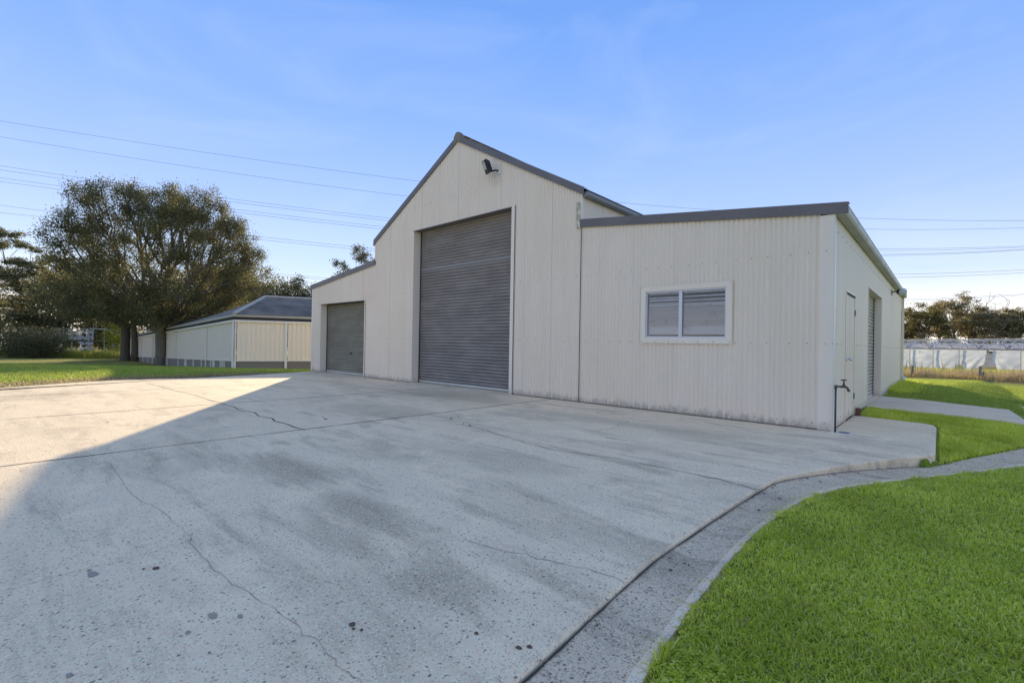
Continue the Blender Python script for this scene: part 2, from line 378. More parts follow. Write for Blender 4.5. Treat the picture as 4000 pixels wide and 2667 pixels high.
def blade_m(name, c0, c1, c2, transl=.35):
    m = bpy.data.materials.new(name); m.use_nodes = True; t = NT(m); p = t.p
    g = t.n('ShaderNodeNewGeometry')
    col = t.ramp(g.outputs['Random Per Island'], [(0, c0), (.55, c1), (1, c2)])
    big = t.noise(t.geo(), 1.3, 4, .6)
    col = t.mix(col, tuple(k * .7 for k in c0), t.ramp(big, [(.42, 0), (.68, .6)]))
    t.l(col, p.inputs['Base Color']); p.inputs['Roughness'].default_value = .55; p.inputs['Specular IOR Level'].default_value = .2
    tr = t.n('ShaderNodeBsdfTranslucent'); t.l(col, tr.inputs['Color'])
    mx = t.n('ShaderNodeMixShader'); mx.inputs[0].default_value = transl
    out = [n for n in t.t.nodes if n.type == 'OUTPUT_MATERIAL'][0]
    t.l(p.outputs[0], mx.inputs[1]); t.l(tr.outputs[0], mx.inputs[2]); t.l(mx.outputs[0], out.inputs['Surface'])
    return m
M['grass'] = blade_m('shade_lifted_grass', (.54, .62, .05), (.78, .82, .09), (.94, .92, .32), .5)  # colour raised to brighten the shaded lawn
M['grass_sunlit'] = blade_m('sunlit_lawn_blades', (.30, .40, .05), (.42, .50, .08), (.60, .58, .20), .4)  # same grass in a duller colour for the sunlit far lawns
M['grass_dry'] = blade_m('dry_grass_blades', (.42, .31, .13), (.56, .42, .18), (.66, .52, .22), .4)
M['grass_tan'] = blade_m('tan_weeds', (.36, .27, .16), (.48, .37, .23), (.60, .47, .28), .35)
M['grass_yel'] = blade_m('yellow_green_grass', (.30, .32, .05), (.46, .44, .09), (.58, .50, .14), .45)
M['leaf'] = blade_m('olive_leaves', (.095, .10, .05), (.17, .165, .075), (.34, .27, .10), .45)
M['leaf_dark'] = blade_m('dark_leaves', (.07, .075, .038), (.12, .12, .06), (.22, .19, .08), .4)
M['leaf_brown'] = blade_m('bronze_leaves', (.085, .082, .032), (.16, .145, .055), (.30, .235, .085), .45)
M['leaf_gum'] = blade_m('gum_leaves', (.17, .15, .08), (.30, .25, .13), (.50, .38, .17), .5)
M['leaf_yel'] = blade_m('yellow_green_leaves', (.24, .27, .035), (.40, .42, .05), (.5, .45, .08), .5)
def bark(name, a, b):
    m = mat(name, a, .9, 0, .2); t = NT(m)
    n = t.noise(t.geo((5, 5, .8)), 3.0, 6, .7); t.base(t.ramp(n, [(.3, a), (.7, b)])); t.bump(n, .7, .04); return m
M['bark'] = bark('grey_brown_bark', (.12, .10, .08), (.30, .255, .20))
M['bark_d'] = bark('dark_bark', (.08, .068, .055), (.20, .17, .14))
M['bark_p'] = bark('pale_gum_bark', (.10, .085, .07), (.30, .26, .22))

def soil():
    m = mat('bare_soil', (.12, .085, .06), .95); t = NT(m)
    n = t.noise(t.geo(), 7, 5, .7); t.base(t.ramp(n, [(.3, (.06, .045, .03)), (.7, (.22, .16, .11))])); t.bump(n, .8, .05); return m
M['soil'] = soil()

# ------------------------------------------------------------------ ground sheet
def ground():
    # irregular grid, finer near the yard
    def axis(lo, hi):
        a = list(np.arange(-60, 60.01, 1.0)); s = 1.0; x = 60.
        ext = []
        while x < 1400: s *= 1.35; x += s; ext.append(x)
        return np.array([-e for e in ext[::-1]] + a + ext)
    X = axis(0, 0); Y = axis(0, 0)
    X = np.unique(np.round(np.concatenate([X, np.arange(-.4, 3.61, .08)]), 3)); Y = np.unique(np.round(np.concatenate([Y, np.arange(-9.04, 9.21, .08)]), 3))
    gx, gy = np.meshgrid(X, Y, indexing='ij')
    gz = ground_z(gx, gy) - np.where(gx < -11, .014, .035)
    V = np.stack([gx, gy, gz], -1).reshape(-1, 3)
    nx, ny = len(X), len(Y); i = np.arange(nx - 1)[:, None]; j = np.arange(ny - 1)[None, :]
    a = (i * ny + j).ravel(); F = np.stack([a, a + ny, a + ny + 1, a + 1], -1)
    o = npmesh('ground', V, F, M['lawn'], smooth=True, kind='structure')
    # dry margin beside the yard and the far paddock
    w = (V[:, 0] - CAM_P[0]) * FWD[0] + (V[:, 1] - CAM_P[1]) * FWD[1]
    lat = (V[:, 0] - CAM_P[0]) * RGT[0] + (V[:, 1] - CAM_P[1]) * RGT[1]
    dry = np.zeros(len(V))
    edge = np.interp(V[:, 1], [-30, -7.9, -5.5, -4, 0], [-9, -13.9, -15.1, -14.7, -16])
    d = edge - V[:, 0]
    dry = np.where((V[:, 1] < 0), np.clip(1.3 - np.abs(d - .7) / 1.5, 0, 1), dry)
    dry = np.maximum(dry, np.where(lat > 5, ss(17, 24, w) * .42, 0)); dry = np.maximum(dry, np.where(w > 38, .6, 0))
    at = o.data.attributes.new('dry', 'FLOAT', 'POINT'); at.data.foreach_set('value', dry.astype(np.float32))
    return o
ground_o = ground()

# ------------------------------------------------------------------ yard slabs, drain, path
yard = empty('driveway', (0, 0, 0), kind='structure')
def slab(poly, mt, name='slab', t=.14, z=0.0, parent=yard, r=.012):
    """a concrete slab with a worn arris"""
    P = np.array(poly, float); c = P.mean(0); k = len(P)
    area = .5 * sum(P[i][0] * P[(i + 1) % k][1] - P[(i + 1) % k][0] * P[i][1] for i in range(k))
    if area < 0: P = P[::-1]
    nxt = np.roll(P, -1, 0); prv = np.roll(P, 1, 0)
    def nrm(a): return a / (np.linalg.norm(a, axis=1, keepdims=True) + 1e-9)
    e1 = nrm(nxt - P); e0 = nrm(P - prv); n = nrm(np.stack([-(e1 + e0)[:, 1], (e1 + e0)[:, 0]], 1))
    In = P + n * r
    v = [(*p, z) for p in In] + [(*p, z - r) for p in P] + [(*p, z - t) for p in P]
    f = [tuple(range(k))]
    for i in range(k):
        j = (i + 1) % k
        f += [(i, k + i, k + j, j), (k + i, 2 * k + i, 2 * k + j, k + j)]
    return mesh(name, v, f, mt, parent)
kerb = [(.10, -14), (.09, -6.74), (.05, -6.22), (.0, -5.52), (.01, -4.66), (.04, -3.75), (.07, -3.29), (.20, -2.85), (.44, -2.21), (.79, -1.42), (1.07, -.95), (1.10, -.80),
        (1.09, 1.68), (1.06, 1.90), (.95, 2.02), (.02, 2.23)]
left_edge = [(-17.5, -.01), (-16.05, -.04), (-15.3, -2.2), (-14.72, -4.05), (-15.12, -5.5), (-14.76, -6.57), (-13.95, -7.87), (-11.0, -14)]
def wob(a, b, n, amp):
    return [(a[0] + (b[0] - a[0]) * i / n + random.uniform(-amp, amp), a[1] + (b[1] - a[1]) * i / n + random.uniform(-amp, amp)) for i in range(1, n)]
jx = [-4.92, -8.25, -11.75]
g = .006
slab([(jx[0] + g, -14), *kerb, (0, 2.0), (0, .2), (jx[0] + g, .2)], M['conc'])
ycr = -4.75
slab([(jx[1] + g, -14), (jx[0] - g, -14), (jx[0] - g, .2), (jx[1] + g, .2)], M['conc_far'])
slab([(jx[2] + g, -14), (jx[1] - g, -14), (jx[1] - g, .2), (jx[2] + g, .2)], M['conc_far'])
slab([(-11.76, .2), (-16.2, .2)] + left_edge[1:] + [(jx[2] - g, -14)], M['conc_far'])
slab([(-8, -30), (4, -30), (.6, -14.02), (-11.5, -14.02)], M['conc'])
mesh('joint_bed', [(-16, -14, -.012), (.0, -14, -.012), (-.1, .1, -.012), (-16, .1, -.012)], [(0, 1, 2, 3)], M['joint'], yard)
# narrow thresholds inside the door recesses
slab([(-9.93, .2 + g), (-6.16, .2 + g), (-6.16, .6), (-9.93, .6)], M['conc'])
slab([(-15.52, .2 + g), (-12.49, .2 + g), (-12.49, .6), (-15.52, .6)], M['conc'])
# drain channel: left edge, right edge
def crack(pts, w=.007, mt='crack', z=.0025, jag=.02, sub=5):
    P = [np.array(p, float) for p in pts]; L = []
    for i in range(len(P) - 1):
        for s in range(sub):
            t = s / sub; L.append(P[i] * (1 - t) + P[i + 1] * t + (rng.normal(0, jag, 2) if (s or i) else 0))
    L.append(P[-1]); v = []; f = []
    for i, p in enumerate(L):
        t = L[min(i + 1, len(L) - 1)] - L[max(0, i - 1)]; t /= np.linalg.norm(t) + 1e-9; n = np.array([-t[1], t[0]]); ww = w * random.uniform(.35, 1.2) / 2
        v += [(*(p + n * ww), z), (*(p - n * ww), z)]
        if i: f.append((2 * i - 2, 2 * i - 1, 2 * i + 1, 2 * i))
    mesh('crack', v, f, M[mt], yard)
drain_ch = empty('drainage_channel', (0, 0, 0), kind='structure')
def channel():
    prof = [(0, -.005), (.12, -.012), (.35, -.022), (.6, -.016), (.85, .0)]
    v = []; n = len(DL); k = len(prof)
    for i in range(n):
        for s, h in prof:
            p = DL[i] * (1 - s) + DR[i] * s; v.append((p[0], p[1], DZ[i] + h))
    f = [(i * k + j, i * k + j + 1, (i + 1) * k + j + 1, (i + 1) * k + j) for i in range(n - 1) for j in range(k - 1)]
    mesh('channel_bed', v, f, M['conc_drain'], drain_ch, smooth=True)
    v = []; pr = [(.83, -.02), (.845, .002), (.87, .010), (.95, .013), (.99, .010), (1.005, -.05)]; k = len(pr)
    for i in range(n):
        for s, h in pr:
            s2 = s + (random.uniform(-.02, .02) if s > .79 else 0)
            p = DL[i] * (1 - s2) + DR[i] * s2; v.append((p[0], p[1], DZ[i] + h + random.uniform(-.002, .002)))
    f = [(i * k + j, i * k + j + 1, (i + 1) * k + j + 1, (i + 1) * k + j) for i in range(n - 1) for j in range(k - 1)]
    mesh('channel_lip', v, f, M['conc_lip'], drain_ch)
channel()
crack([(p[0] + .006, p[1]) for p in DL[10:76]], w=.009, mt='joint', jag=.0015, z=0, sub=1)
_j = COL.objects[-1]
for _i, _v in enumerate(_j.data.vertices): _v.co.z = DZ[10 + _i // 2] + .0005
_j.name = 'channel_joint'; _j.parent = drain_ch
path = empty('path', (0, 0, 0), kind='structure')
slab([(.0, 4.02), (1.22, 3.62), (2.16, 3.26), (2.22, 3.5), (2.14, 5.77), (.9, 6.62), (.0, 7.0)], M['conc_path'], parent=path, z=.004, t=.12)
slab([(-.32, 4.02), (-.012, 4.02), (-.012, 7.0), (-.32, 7.0)], M['conc_path'], parent=path, z=.012, t=.12)

def cr(pix, **k):
    P = [on_ground(*p) for p in pix]; d = min(float((np.array(p) - CAM_P[:2]) @ FWD[:2]) for p in P)
    k.setdefault('jag', min(.03, .0042 * d)); crack(P, **k)
for x_ in jx: crack([(x_, -14 + q) for q in range(0, 15)], w=.026, mt='joint', jag=.003, z=.002)
cr([(430, 1805), (520, 1935), (640, 2000), (745, 2100), (800, 2190), (910, 2280), (1060, 2370), (1160, 2440), (1250, 2520), (1330, 2620), (1450, 2680)], w=.0032)
cr([(745, 2115), (500, 2180), (150, 2270), (0, 2310)], w=.003)
cr([(570, 1497), (735, 1535), (860, 1572), (1010, 1625), (1195, 1680)], w=.02, mt='joint', jag=.03)
cr([(1700, 1640), (1900, 1680), (1990, 1712), (2170, 1755), (2400, 1792), (2600, 1828), (2800, 1870), (2970, 1912)], w=.010, mt='joint')
cr([(1750, 1700), (2000, 1760), (2200, 1812), (2440, 1875)], w=.004)
cr([(1820, 2110), (1960, 2150), (2200, 2200), (2350, 2235), (2480, 2280)], w=.005)
cr([(2300, 1690), (2400, 1670), (2455, 1642)], w=.012)
cr([(0, 1548), (150, 1545), (330, 1537)], w=.02, mt='joint')
cr([(0, 1590), (300, 1572), (600, 1560), (800, 1550)], w=.010)
cr([(700, 1608), (1000, 1590), (1300, 1570)], w=.012)
cr([(1290, 1775), (1500, 1790)], w=.004)
# ground stains and droppings on the slab
def blot(u, v, r, mt, e=.6, z=.003, n=14, name='stain'):
    x, y = on_ground(u, v); vv = []; r *= .8
    a0 = random.uniform(0, 6)
    for k in range(n):
        a = 2 * PI * k / n; q = r * random.uniform(.75, 1.15); vv.append((x + q * math.cos(a), y + q * e * math.sin(a), z))
    mesh(name, vv, [tuple(range(n))], mt, yard)
M['stain'] = mat('oil_stain', (.38, .31, .25), .8)
M['stain_g'] = mat('mossy_spot', (.42, .35, .24), .9)
blot(362, 2243, .045, M['stain']); blot(348, 2228, .02, M['stain']); blot(833, 2405, .035, M['stain_g']); blot(937, 2407, .022, M['stain'])
blot(270, 2638, .02, M['stain']); blot(735, 2470, .018, M['stain'])
def litter():
    pts = [(607, 2220, .022), (560, 2222, .009), (1375, 2440, .02), (1382, 2455, .012), (1412, 2460, .012), (1762, 1635, .03), (1790, 1628, .02), (1835, 1663, .03), (1810, 1655, .02), (2335, 1612, .018), (1862, 2473, .012), (2025, 2530, .018), (2070, 2525, .016), (2035, 1805, .012), (2370, 1708, .014), (745, 2108, .010), (420, 1650, .02), (1272, 1637, .03), (1262, 1630, .02)]
    for u, v, r in pts:
        x, y = on_ground(u, v); b = B(); n = 6; a0 = random.uniform(0, 6)
        ring = [(x + r * random.uniform(.6, 1.2) * math.cos(a0 + k), y + r * random.uniform(.4, .9) * math.sin(a0 + k), .002) for k in range(n)]
        top = [(x + (q[0] - x) * .5, y + (q[1] - y) * .5, r * random.uniform(.25, .5)) for q in ring]
        mesh('leaf_litter', ring + top, [tuple(range(n, 2 * n))] + [(k, (k + 1) % n, n + (k + 1) % n, n + k) for k in range(n)], M['stain_d'], None,
             label='small dark dry leaf fragment lying on the concrete yard', cat='leaf', group='dry leaf fragments on the concrete yard')
M['stain_d'] = mat('dry_leaf', (.14, .095, .06), .9)
litter()
def channel_litter():
    for _ in range(46):
        i = random.randrange(10, 92); q = random.choice((.08, .12, .3, .4, .5)) + random.uniform(-.04, .04)
        p = DL[i] * (1 - q) + DR[i] * q; z = DZ[i] - .008; r = random.uniform(.005, .013); a = random.uniform(0, 6); c, s_ = math.cos(a), math.sin(a)
        v = [(p[0] + c * r * 1.6, p[1] + s_ * r * 1.6, z), (p[0] - s_ * r * .6, p[1] + c * r * .6, z + .006), (p[0] - c * r * 1.6, p[1] - s_ * r * 1.6, z + .002), (p[0] + s_ * r * .6, p[1] - c * r * .6, z - .004), (p[0], p[1], z + .005)]
        mesh('leaf_litter', v, [(0, 1, 4), (1, 2, 4), (2, 3, 4), (3, 0, 4)], M['stain_d'], None, label='small dry leaf lying in the curved drainage channel', cat='leaf', group='dry leaves in the drainage channel')
channel_litter()
for _a, _b in ((-16.15, -15.54), (-12.46, -9.95), (-6.08, -.01)):
    crack([(_a, -.022), (_b, -.022)], w=.034, mt='joint', z=.0022, jag=.004, sub=max(4, int((_b - _a) / .12)))

# ------------------------------------------------------------------ the shed
shed = empty('shed', (-8.1, 7, 0), label='large cream corrugated steel shed with tall central gable and two lean-to sides', cat='shed')
SO = np.array([-8.1, 7.0, 0.0])
class SB(B):
    def go(s, name, mt, parent=None, smooth=False, **kw):
        s.v = [tuple(np.array(p) - SO) for p in s.v]; return mesh(name, s.v, s.f, mt, parent or shed, smooth, **kw)
XL, XR, XG0, XG1, XA, DEP = -16.2, 0.0, -11.93, -4.26, -8.1, 14.3
ZE, ZJ, ZG, ZAp = 3.06, 3.53, 4.20, 6.32
def ztop(x):
    if x < XG0: return ZE + (ZJ - ZE) * (x - XL) / (XG0 - XL)
    if x > XG1: return ZE + (ZJ - ZE) * (XR - x) / (XR - XG1)
    return ZG + (ZAp - ZG) * (1 - abs(x - XA) / (XG1 - XA)) if x > XA else ZG + (ZAp - ZG) * (1 - abs(x - XA) / (XA - XG0))
PITCH = .0762; AMP = .0125; SEG = 8
def sheet(c0, c1, cols, horiz, name='wall_sheet', fixed=0.0, off=0.0, amp=AMP):
    """a corrugated sheet between c0 and c1 along x ('x') or y ('y'); cols(c) gives its list of (z0, z1) runs"""
    n = max(2, int(round((c1 - c0) / (PITCH / SEG)))); s = SB()
    cs = [c0 + (c1 - c0) * i / n for i in range(n + 1)]
    for i in range(n):
        a, b = cs[i], cs[i + 1]; m = (a + b) / 2
        for (z0, z1a, z1b) in cols(m, a, b):
            k = len(s.v)
            for c, z in ((a, z0), (b, z0), (b, z1b), (a, z1a)):
                d = off + amp * math.cos(2 * PI * c / PITCH)
                s.v.append((c, fixed - d, z) if horiz == 'x' else (fixed + d, c, z))
            s.f.append((k, k + 1, k + 2, k + 3))
    # merge shared vertices so the waves shade smoothly
    key = {}; nv = []; mp = []
    for p in s.v:
        q = tuple(round(c, 5) for c in p)
        if q not in key: key[q] = len(nv); nv.append(p)
        mp.append(key[q])
    s.v = nv; s.f = [tuple(mp[i] for i in f) for f in s.f]
    return s.go(name, M['clad'], smooth=True)
OPEN = [(-9.93, -6.165, -1, 4.27), (-15.52, -12.49, -1, 2.44), (-2.86, -1.40, 1.27, 2.15)]
def fcols(m, a, b):
    runs = [(0.01, None)]
    for x0, x1, z0, z1 in OPEN:
        if x0 < m < x1: runs = ([(0.01, z0)] if z0 > 0 else []) + [(z1, None)]
    return [(z0, ztop(a) if z1 is None else z1, ztop(b) if z1 is None else z1) for z0, z1 in runs]
laps = [-.16, -.784, -1.546, -2.308, -3.07, -3.832, -4.245]
x = -4.245
while x - .762 > XL + .2: x -= .762; laps.append(x)
laps.append(XL)
for i in range(len(laps) - 1):
    hi, lo = laps[i], laps[i + 1]
    # keep the roof steps and the big openings on sheet edges of their own
    cuts = [lo] + [c for c in (XG0, -9.93, -6.165, -15.52, -12.49, -2.86, -1.40) if lo + .02 < c < hi - .02] + [hi]
    # one object per sheet: geometry handles the cuts
    n = max(2, int(round((hi - lo) / (PITCH / SEG))))
    if lo > -2.86 and hi < -1.40:
        sheet(lo + .0007, hi - .0007, lambda m, a, b: fcols(m, a, b)[:1], 'x', off=.0012 * (i % 2))
        sheet(lo + .0007, hi - .0007, lambda m, a, b: fcols(m, a, b)[1:], 'x', off=.0012 * (i % 2))
    else: sheet(lo + .0007, hi - .0007, fcols, 'x', off=.0012 * (i % 2))
SOPEN = [(1.12, 2.12, -1, 2.065), (4.10, 6.86, -1, 2.43)]
def scols(m, a, b):
    z0 = -.25 if m > 9 else .01
    for y0, y1, zz0, z1 in SOPEN:
        if y0 < m < y1: z0 = z1
    return [(z0, ZE, ZE)]
y = .11; i = 0
while y < DEP - .05:
    y1 = min(y + .762, DEP); sheet(y + .0012, y1 - .0012, scols, 'y', fixed=0.0, off=.0012 * (i % 2), amp=.007); y = y1; i += 1
y = .0; i = 0
while y < DEP - .05:
    y1 = min(y + .762, DEP); sheet(y + .0025 + (.07 if i == 0 else 0), y1 - .0025, lambda m, a, b: [(ZJ - .1, ZG, ZG)], 'y', fixed=XG1, off=.0012 * (i % 2)); y = y1; i += 1
# walls out of sight
SB().prism([(XL, .02, -.6), (XL, DEP, -.6), (XL, DEP, ZE), (XL, .02, ZE)], (.03, 0, 0)).go('left_wall', M['clad'])
SB().prism([(XG0, .02, ZJ - .1), (XG0, DEP, ZJ - .1), (XG0, DEP, ZG), (XG0, .02, ZG)], (.03, 0, 0)).go('upper_left_wall', M['clad'])
SB().prism([(XL, DEP, -.6), (0, DEP, -.6), (0, DEP, ZE), (XG1, DEP, ZJ), (XG1, DEP, ZG), (XA, DEP, ZAp), (XG0, DEP, ZG), (XG0, DEP, ZJ), (XL, DEP, ZE)], (0, .03, 0)).go('rear_wall', M['clad'])
SB().box((XL + .02, .3, -.9), (-.04, DEP - .02, -.005)).go('floor_slab', M['conc_path'])
SB().box((-.05, 7.1, -.7), (.02, DEP, -.02)).go('footing', M['conc_path'])
# roofs, corrugated down the slope
def roof(p_low0, p_low1, p_hi0, p_hi1, ribs, name='roof', mt='roofm', amp=.009, parent=None, origin=SO, thick=.02):
    a, b, c, d = [np.array(p, float) for p in (p_low0, p_low1, p_hi0, p_hi1)]
    n = ribs * 6; nrm = np.cross(b - a, c - a); nrm /= np.linalg.norm(nrm)
    if nrm[2] < 0: nrm = -nrm
    v = []; f = []
    for i in range(n + 1):
        t = i / n; h = nrm * amp * math.cos(2 * PI * i / 6)
        v += [tuple(a + (b - a) * t + h - origin), tuple(c + (d - c) * t + h - origin)]
        if i: f.append((2 * i - 2, 2 * i, 2 * i + 1, 2 * i - 1))
    return mesh(name, v, f, M[mt], parent or shed, smooth=True)
BH = .15
nr = 188
roof((.10, -.02, ZE + .115 - .01), (.10, DEP + .05, ZE + .105), (XG1, -.02, ZJ + .125), (XG1, DEP + .05, ZJ + .125), nr)
roof((XL - .10, -.02, ZE + .105), (XL - .10, DEP + .05, ZE + .105), (XG0, -.02, ZJ + .125), (XG0, DEP + .05, ZJ + .125), nr)
sg = (ZAp - ZG) / (XG1 - XA)
roof((XG1 + .12, -.02, ZG + .12 - .12 * sg), (XG1 + .12, DEP + .05, ZG + .12 - .12 * sg), (XA, -.02, ZAp + .12), (XA, DEP + .05, ZAp + .12), nr)
roof((XG0 - .12, -.02, ZG + .12 - .12 * sg), (XG0 - .12, DEP + .05, ZG + .12 - .12 * sg), (XA, -.02, ZAp + .12), (XA, DEP + .05, ZAp + .12), nr)
def barge(x0, z0, x1, z1, h=BH, lip=.03, name='barge_capping'):
    """folded capping: a face down the gable, a top over the roof edge, a small drip fold"""
    pr = [(-.030, -.012), (-.036, -.012), (-.036, h), (.10, h + .004), (.10, h - .006), (-.028, h - .008)]
    s = SB(); k = len(pr)
    for X, Z in ((x0, z0), (x1, z1)): s.v += [(X, py, Z + pz) for py, pz in pr]
    s.f = [tuple(range(k))[::-1], tuple(range(k, 2 * k))] + [(i, (i + 1) % k, k + (i + 1) % k, k + i) for i in range(k)]
    s.go(name, M['barge'])
barge(XG1 - .02, ZJ - .0, .17, ZE - .018)
barge(XL - .14, ZE - .016, XG0 + .02, ZJ)
barge(XA + .09, ZAp - .09 * sg, XG1 + .06, ZG - .06 * sg)
barge(XG0 - .08, ZG - .08 * sg, XA - .09, ZAp - .09 * sg)
s = SB(); s.prism([(XA - .13, -.045, ZAp - .13 * sg - .01), (XA, -.045, ZAp - .015), (XA + .13, -.045, ZAp - .13 * sg - .01), (XA + .13, -.045, ZAp + .14), (XA + .05, -.045, ZAp + .22), (XA - .05, -.045, ZAp + .22), (XA - .13, -.045, ZAp + .12)], (0, .12, 0)); s.go('ridge_cap_end', M['lichen'])
s = SB(); s.prism([(XA - .16, .10, ZAp + .13), (XA, .10, ZAp + .20), (XA + .16, .10, ZAp + .13), (XA, .10, ZAp + .17)], (0, DEP - .1, 0)); s.go('ridge_cap', M['barge'])
# gutters
def gutter(xw, side, zt, mt, wd=.115, h=.115, y0=-.03, y1=DEP + .05, straps=True):
    s = SB(); sgn = side
    pr = [(.012, 0), (.012, -h), (wd - .02, -h), (wd, -h + .03), (wd, -.012), (wd + .008, 0), (wd - .01, .002), (wd - .012, -h + .035), (wd - .025, -h + .008), (.018, -h + .008), (.018, 0)]
    k = len(pr)
    for Y in (y0, y1): s.v += [(xw + sgn * a, Y, zt + b) for a, b in pr]
    s.f = [(i, (i + 1) % k, k + (i + 1) % k, k + i) for i in range(k)]
    s.go('gutter', M[mt])
    SB().prism([(xw + sgn * a, y0 - .001, zt + b) for a, b in [(.012, 0), (.012, -h), (wd - .02, -h), (wd, -h + .03), (wd, 0)]], (0, -.004, 0)).go('gutter_stop_end', M[mt])
    if straps:
        yy = y0 + 1.15
        while yy < y1:
            t = .003
            SB().prism([(xw + sgn * a, yy, zt + b) for a, b in [(.01, -h - t), (wd - .019, -h - t), (wd + t, -h + .03), (wd + t, 0), (wd + .0005, 0), (wd + .0005, -h + .031), (wd - .02, -h - .0005), (.01, -h - .0005)]], (0, .018, 0)).go('gutter_bracket', M[mt])
            yy += 1.2
gutter(0.0, 1, ZE + .105, 'gutter', wd=.15)
gutter(XG1, 1, ZG + .03, 'gutter_d', wd=.13, h=.10, y0=.02)
gutter(XL, -1, ZE + .105, 'gutter', straps=False)
gutter(XG0, -1, ZG + .03, 'gutter', straps=False, y0=-.02)
# downpipe at the far corner with a white plastic shoe
s = SB().box((.015, DEP - .14, .10), (.085, DEP - .03, ZE - .02)); s.go('downpipe', M['trim'])
for z in (.45, 1.55): SB().box((.010, DEP - .15, z), (.092, DEP - .02, z + .03)).go('downpipe_clip', M['trim'])
s = SB().tube([(.10, DEP - .20, -.25), (.10, DEP - .20, .10), (.10, DEP - .17, .20)], .055, 12); s.go('drain_pipe_end', M['white_pl'], smooth=True)
# corner flashings and joints
SB().box((-.165, -.018, .0), (.014, .0, ZE - .01)).go('corner_flashing', M['trim'])
SB().box((.0145, -.018, .0), (.018, .105, ZE - .01)).go('corner_flashing', M['trim'])
SB().prism([(.012, -.021, .0), (.021, -.021, .0), (.021, -.012, 0)], (0, 0, ZE - .01)).go('corner_highlight', M['trim_highlight'])  # pale sliver puts the highlight along the corner fold into the colour
SB().box((XL - .02, -.018, .0), (XL + .10, .02, ZE - .01)).go('corner_flashing', M['trim'])
SB().box((XG1 - .015, -.014, ZJ + .1), (XG1 + .012, .075, ZG - .02)).go('corner_flashing', M['trim'])
SB().box((XG1 - .11, -.022, ZJ - .03), (XG1 - .018, -.010, ZJ + .50)).go('lichened_flashing', M['moss'])
SB().box((XG1 - .004, -.016, .0), (XG1 + .010, -.010, ZJ - .02)).go('joint_strip', M['joint'])
SB().box((XG0 - .02, -.014, ZJ + .1), (XG0 + .05, .05, ZG - .04)).go('corner_flashing', M['trim'])
# opening reveals
def reveal(x0, x1, zt, rec, trim=.07):
    SB().box((x0 - .01, -.016, 0), (x0 + .012, rec + .05, zt - .002)).go('door_jamb', M['trim'])
    SB().box((x1 - .012, -.016, 0), (x1 + .01, rec + .05, zt - .002)).go('door_jamb', M['trim'])
    SB().box((x0 - .02, -.020, zt), (x1 + .02, rec + .05, zt + .012)).go('door_head_flashing', M['barge'])
    SB().box((x1 + .0105, -.022, 0), (x1 + trim, -.010, zt + .03)).go('door_trim', M['trim'])
    SB().box((x1 + trim + .0005, -.0165, 0), (x1 + trim + .012, -.010, zt + .03)).go('joint_strip', M['joint'])
reveal(-9.93, -6.165, 4.27, .25, .09); reveal(-15.52, -12.49, 2.44, .25, .05)
# roller doors
SLAT = .0812
def slat_mesh(w, mt, horiz):
    pr = [(.002, .0), (.010, .006), (-.008, .014), (-.020, .028), (-.022, .058), (-.012, .074), (.002, .0785)]
    v = []; k = len(pr)
    for c in (0, w):
        for d, z in pr: v.append((c, d, z) if horiz == 'x' else (-d, c, z))
    f = [(i, k + i, k + i + 1, i + 1) for i in range(k - 1)]
    me = bpy.data.meshes.new('slat'); me.from_pydata(v, [], f); me.materials.append(mt)
    me.polygons.foreach_set('use_smooth', [True] * len(f)); me.update(); return me
def roller(x0, x1, zt, rec, mt, seam=None, handle=None, label=None, horiz='x'):
    s = SB()
    def P(c, d, z): return (c, d, z) if horiz == 'x' else (-d, c, z)
    def bx(c0, c1, d0, d1, z0, z1):
        a, b = P(c0, d0, z0), P(c1, d1, z1); lo = tuple(min(i, j) for i, j in zip(a, b)); hi = tuple(max(i, j) for i, j in zip(a, b)); return lo, hi
    s.box(*bx(x0 + .012, x0 + .05, rec - .03, rec - .018, 0, zt)); s.box(*bx(x1 - .05, x1 - .012, rec - .03, rec - .018, 0, zt))
    s.box(*bx(x0 - .05, x1 + .05, rec + .03, rec + .05, -.02, zt + .35)); s.box(*bx(x0 - .05, x1 + .05, rec + .002, rec + .03, zt - .01, zt + .01))
    root = s.go('roller_door', M['dark'], label=label)
    def child(name, me): o = bpy.data.objects.new(name, me); link(o, root); return o
    ma = slat_mesh(x1 - x0 - .05, mt, horiz); mb = slat_mesh(x1 - x0 - .05, M['seam'], horiz)
    z = .075; i = 0
    while z < zt:
        o = child('slat', mb if (seam and abs(z - seam) < SLAT / 2) else ma)
        o.location = np.array(P(x0 + .025, rec + random.uniform(-.0015, .0015), z)) - SO; z += SLAT; i += 1
    b = SB().box(*bx(x0 + .03, x1 - .03, rec - .022, rec + .012, .018, .072)); b.v = [tuple(np.array(q) - SO) for q in b.v]
    mesh('bottom_rail', b.v, b.f, M['rail_pale'], root)
    if handle:
        b = SB().box(*bx(handle[0] - .06, handle[0] + .06, rec - .028, rec - .014, handle[1] - .03, handle[1] + .03)).box(*bx(handle[0] - .045, handle[0] + .03, rec - .05, rec - .029, handle[1] - .008, handle[1] + .008))
        b.v = [tuple(np.array(q) - SO) for q in b.v]; mesh('handle', b.v, b.f, M['black'], root)
    return root
roller(-9.93, -6.165, 4.27, .25, M['door_blue'], seam=3.20, label='tall blue-grey roller door in the central gable')
roller(-15.52, -12.49, 2.44, .25, M['door_olive'], handle=(-13.75, .72), label='smaller olive-grey roller door in the far lean-to')
roller(4.10, 6.86, 2.43, .16, M['door_side'], horiz='y', label='pale grey-green roller door in the side wall')
SB().box((-.35, 4.09, 0), (.016, 4.11, 2.428)).go('door_jamb', M['trim'])
SB().box((-.35, 6.85, 0), (.016, 6.87, 2.428)).go('door_jamb', M['trim'])
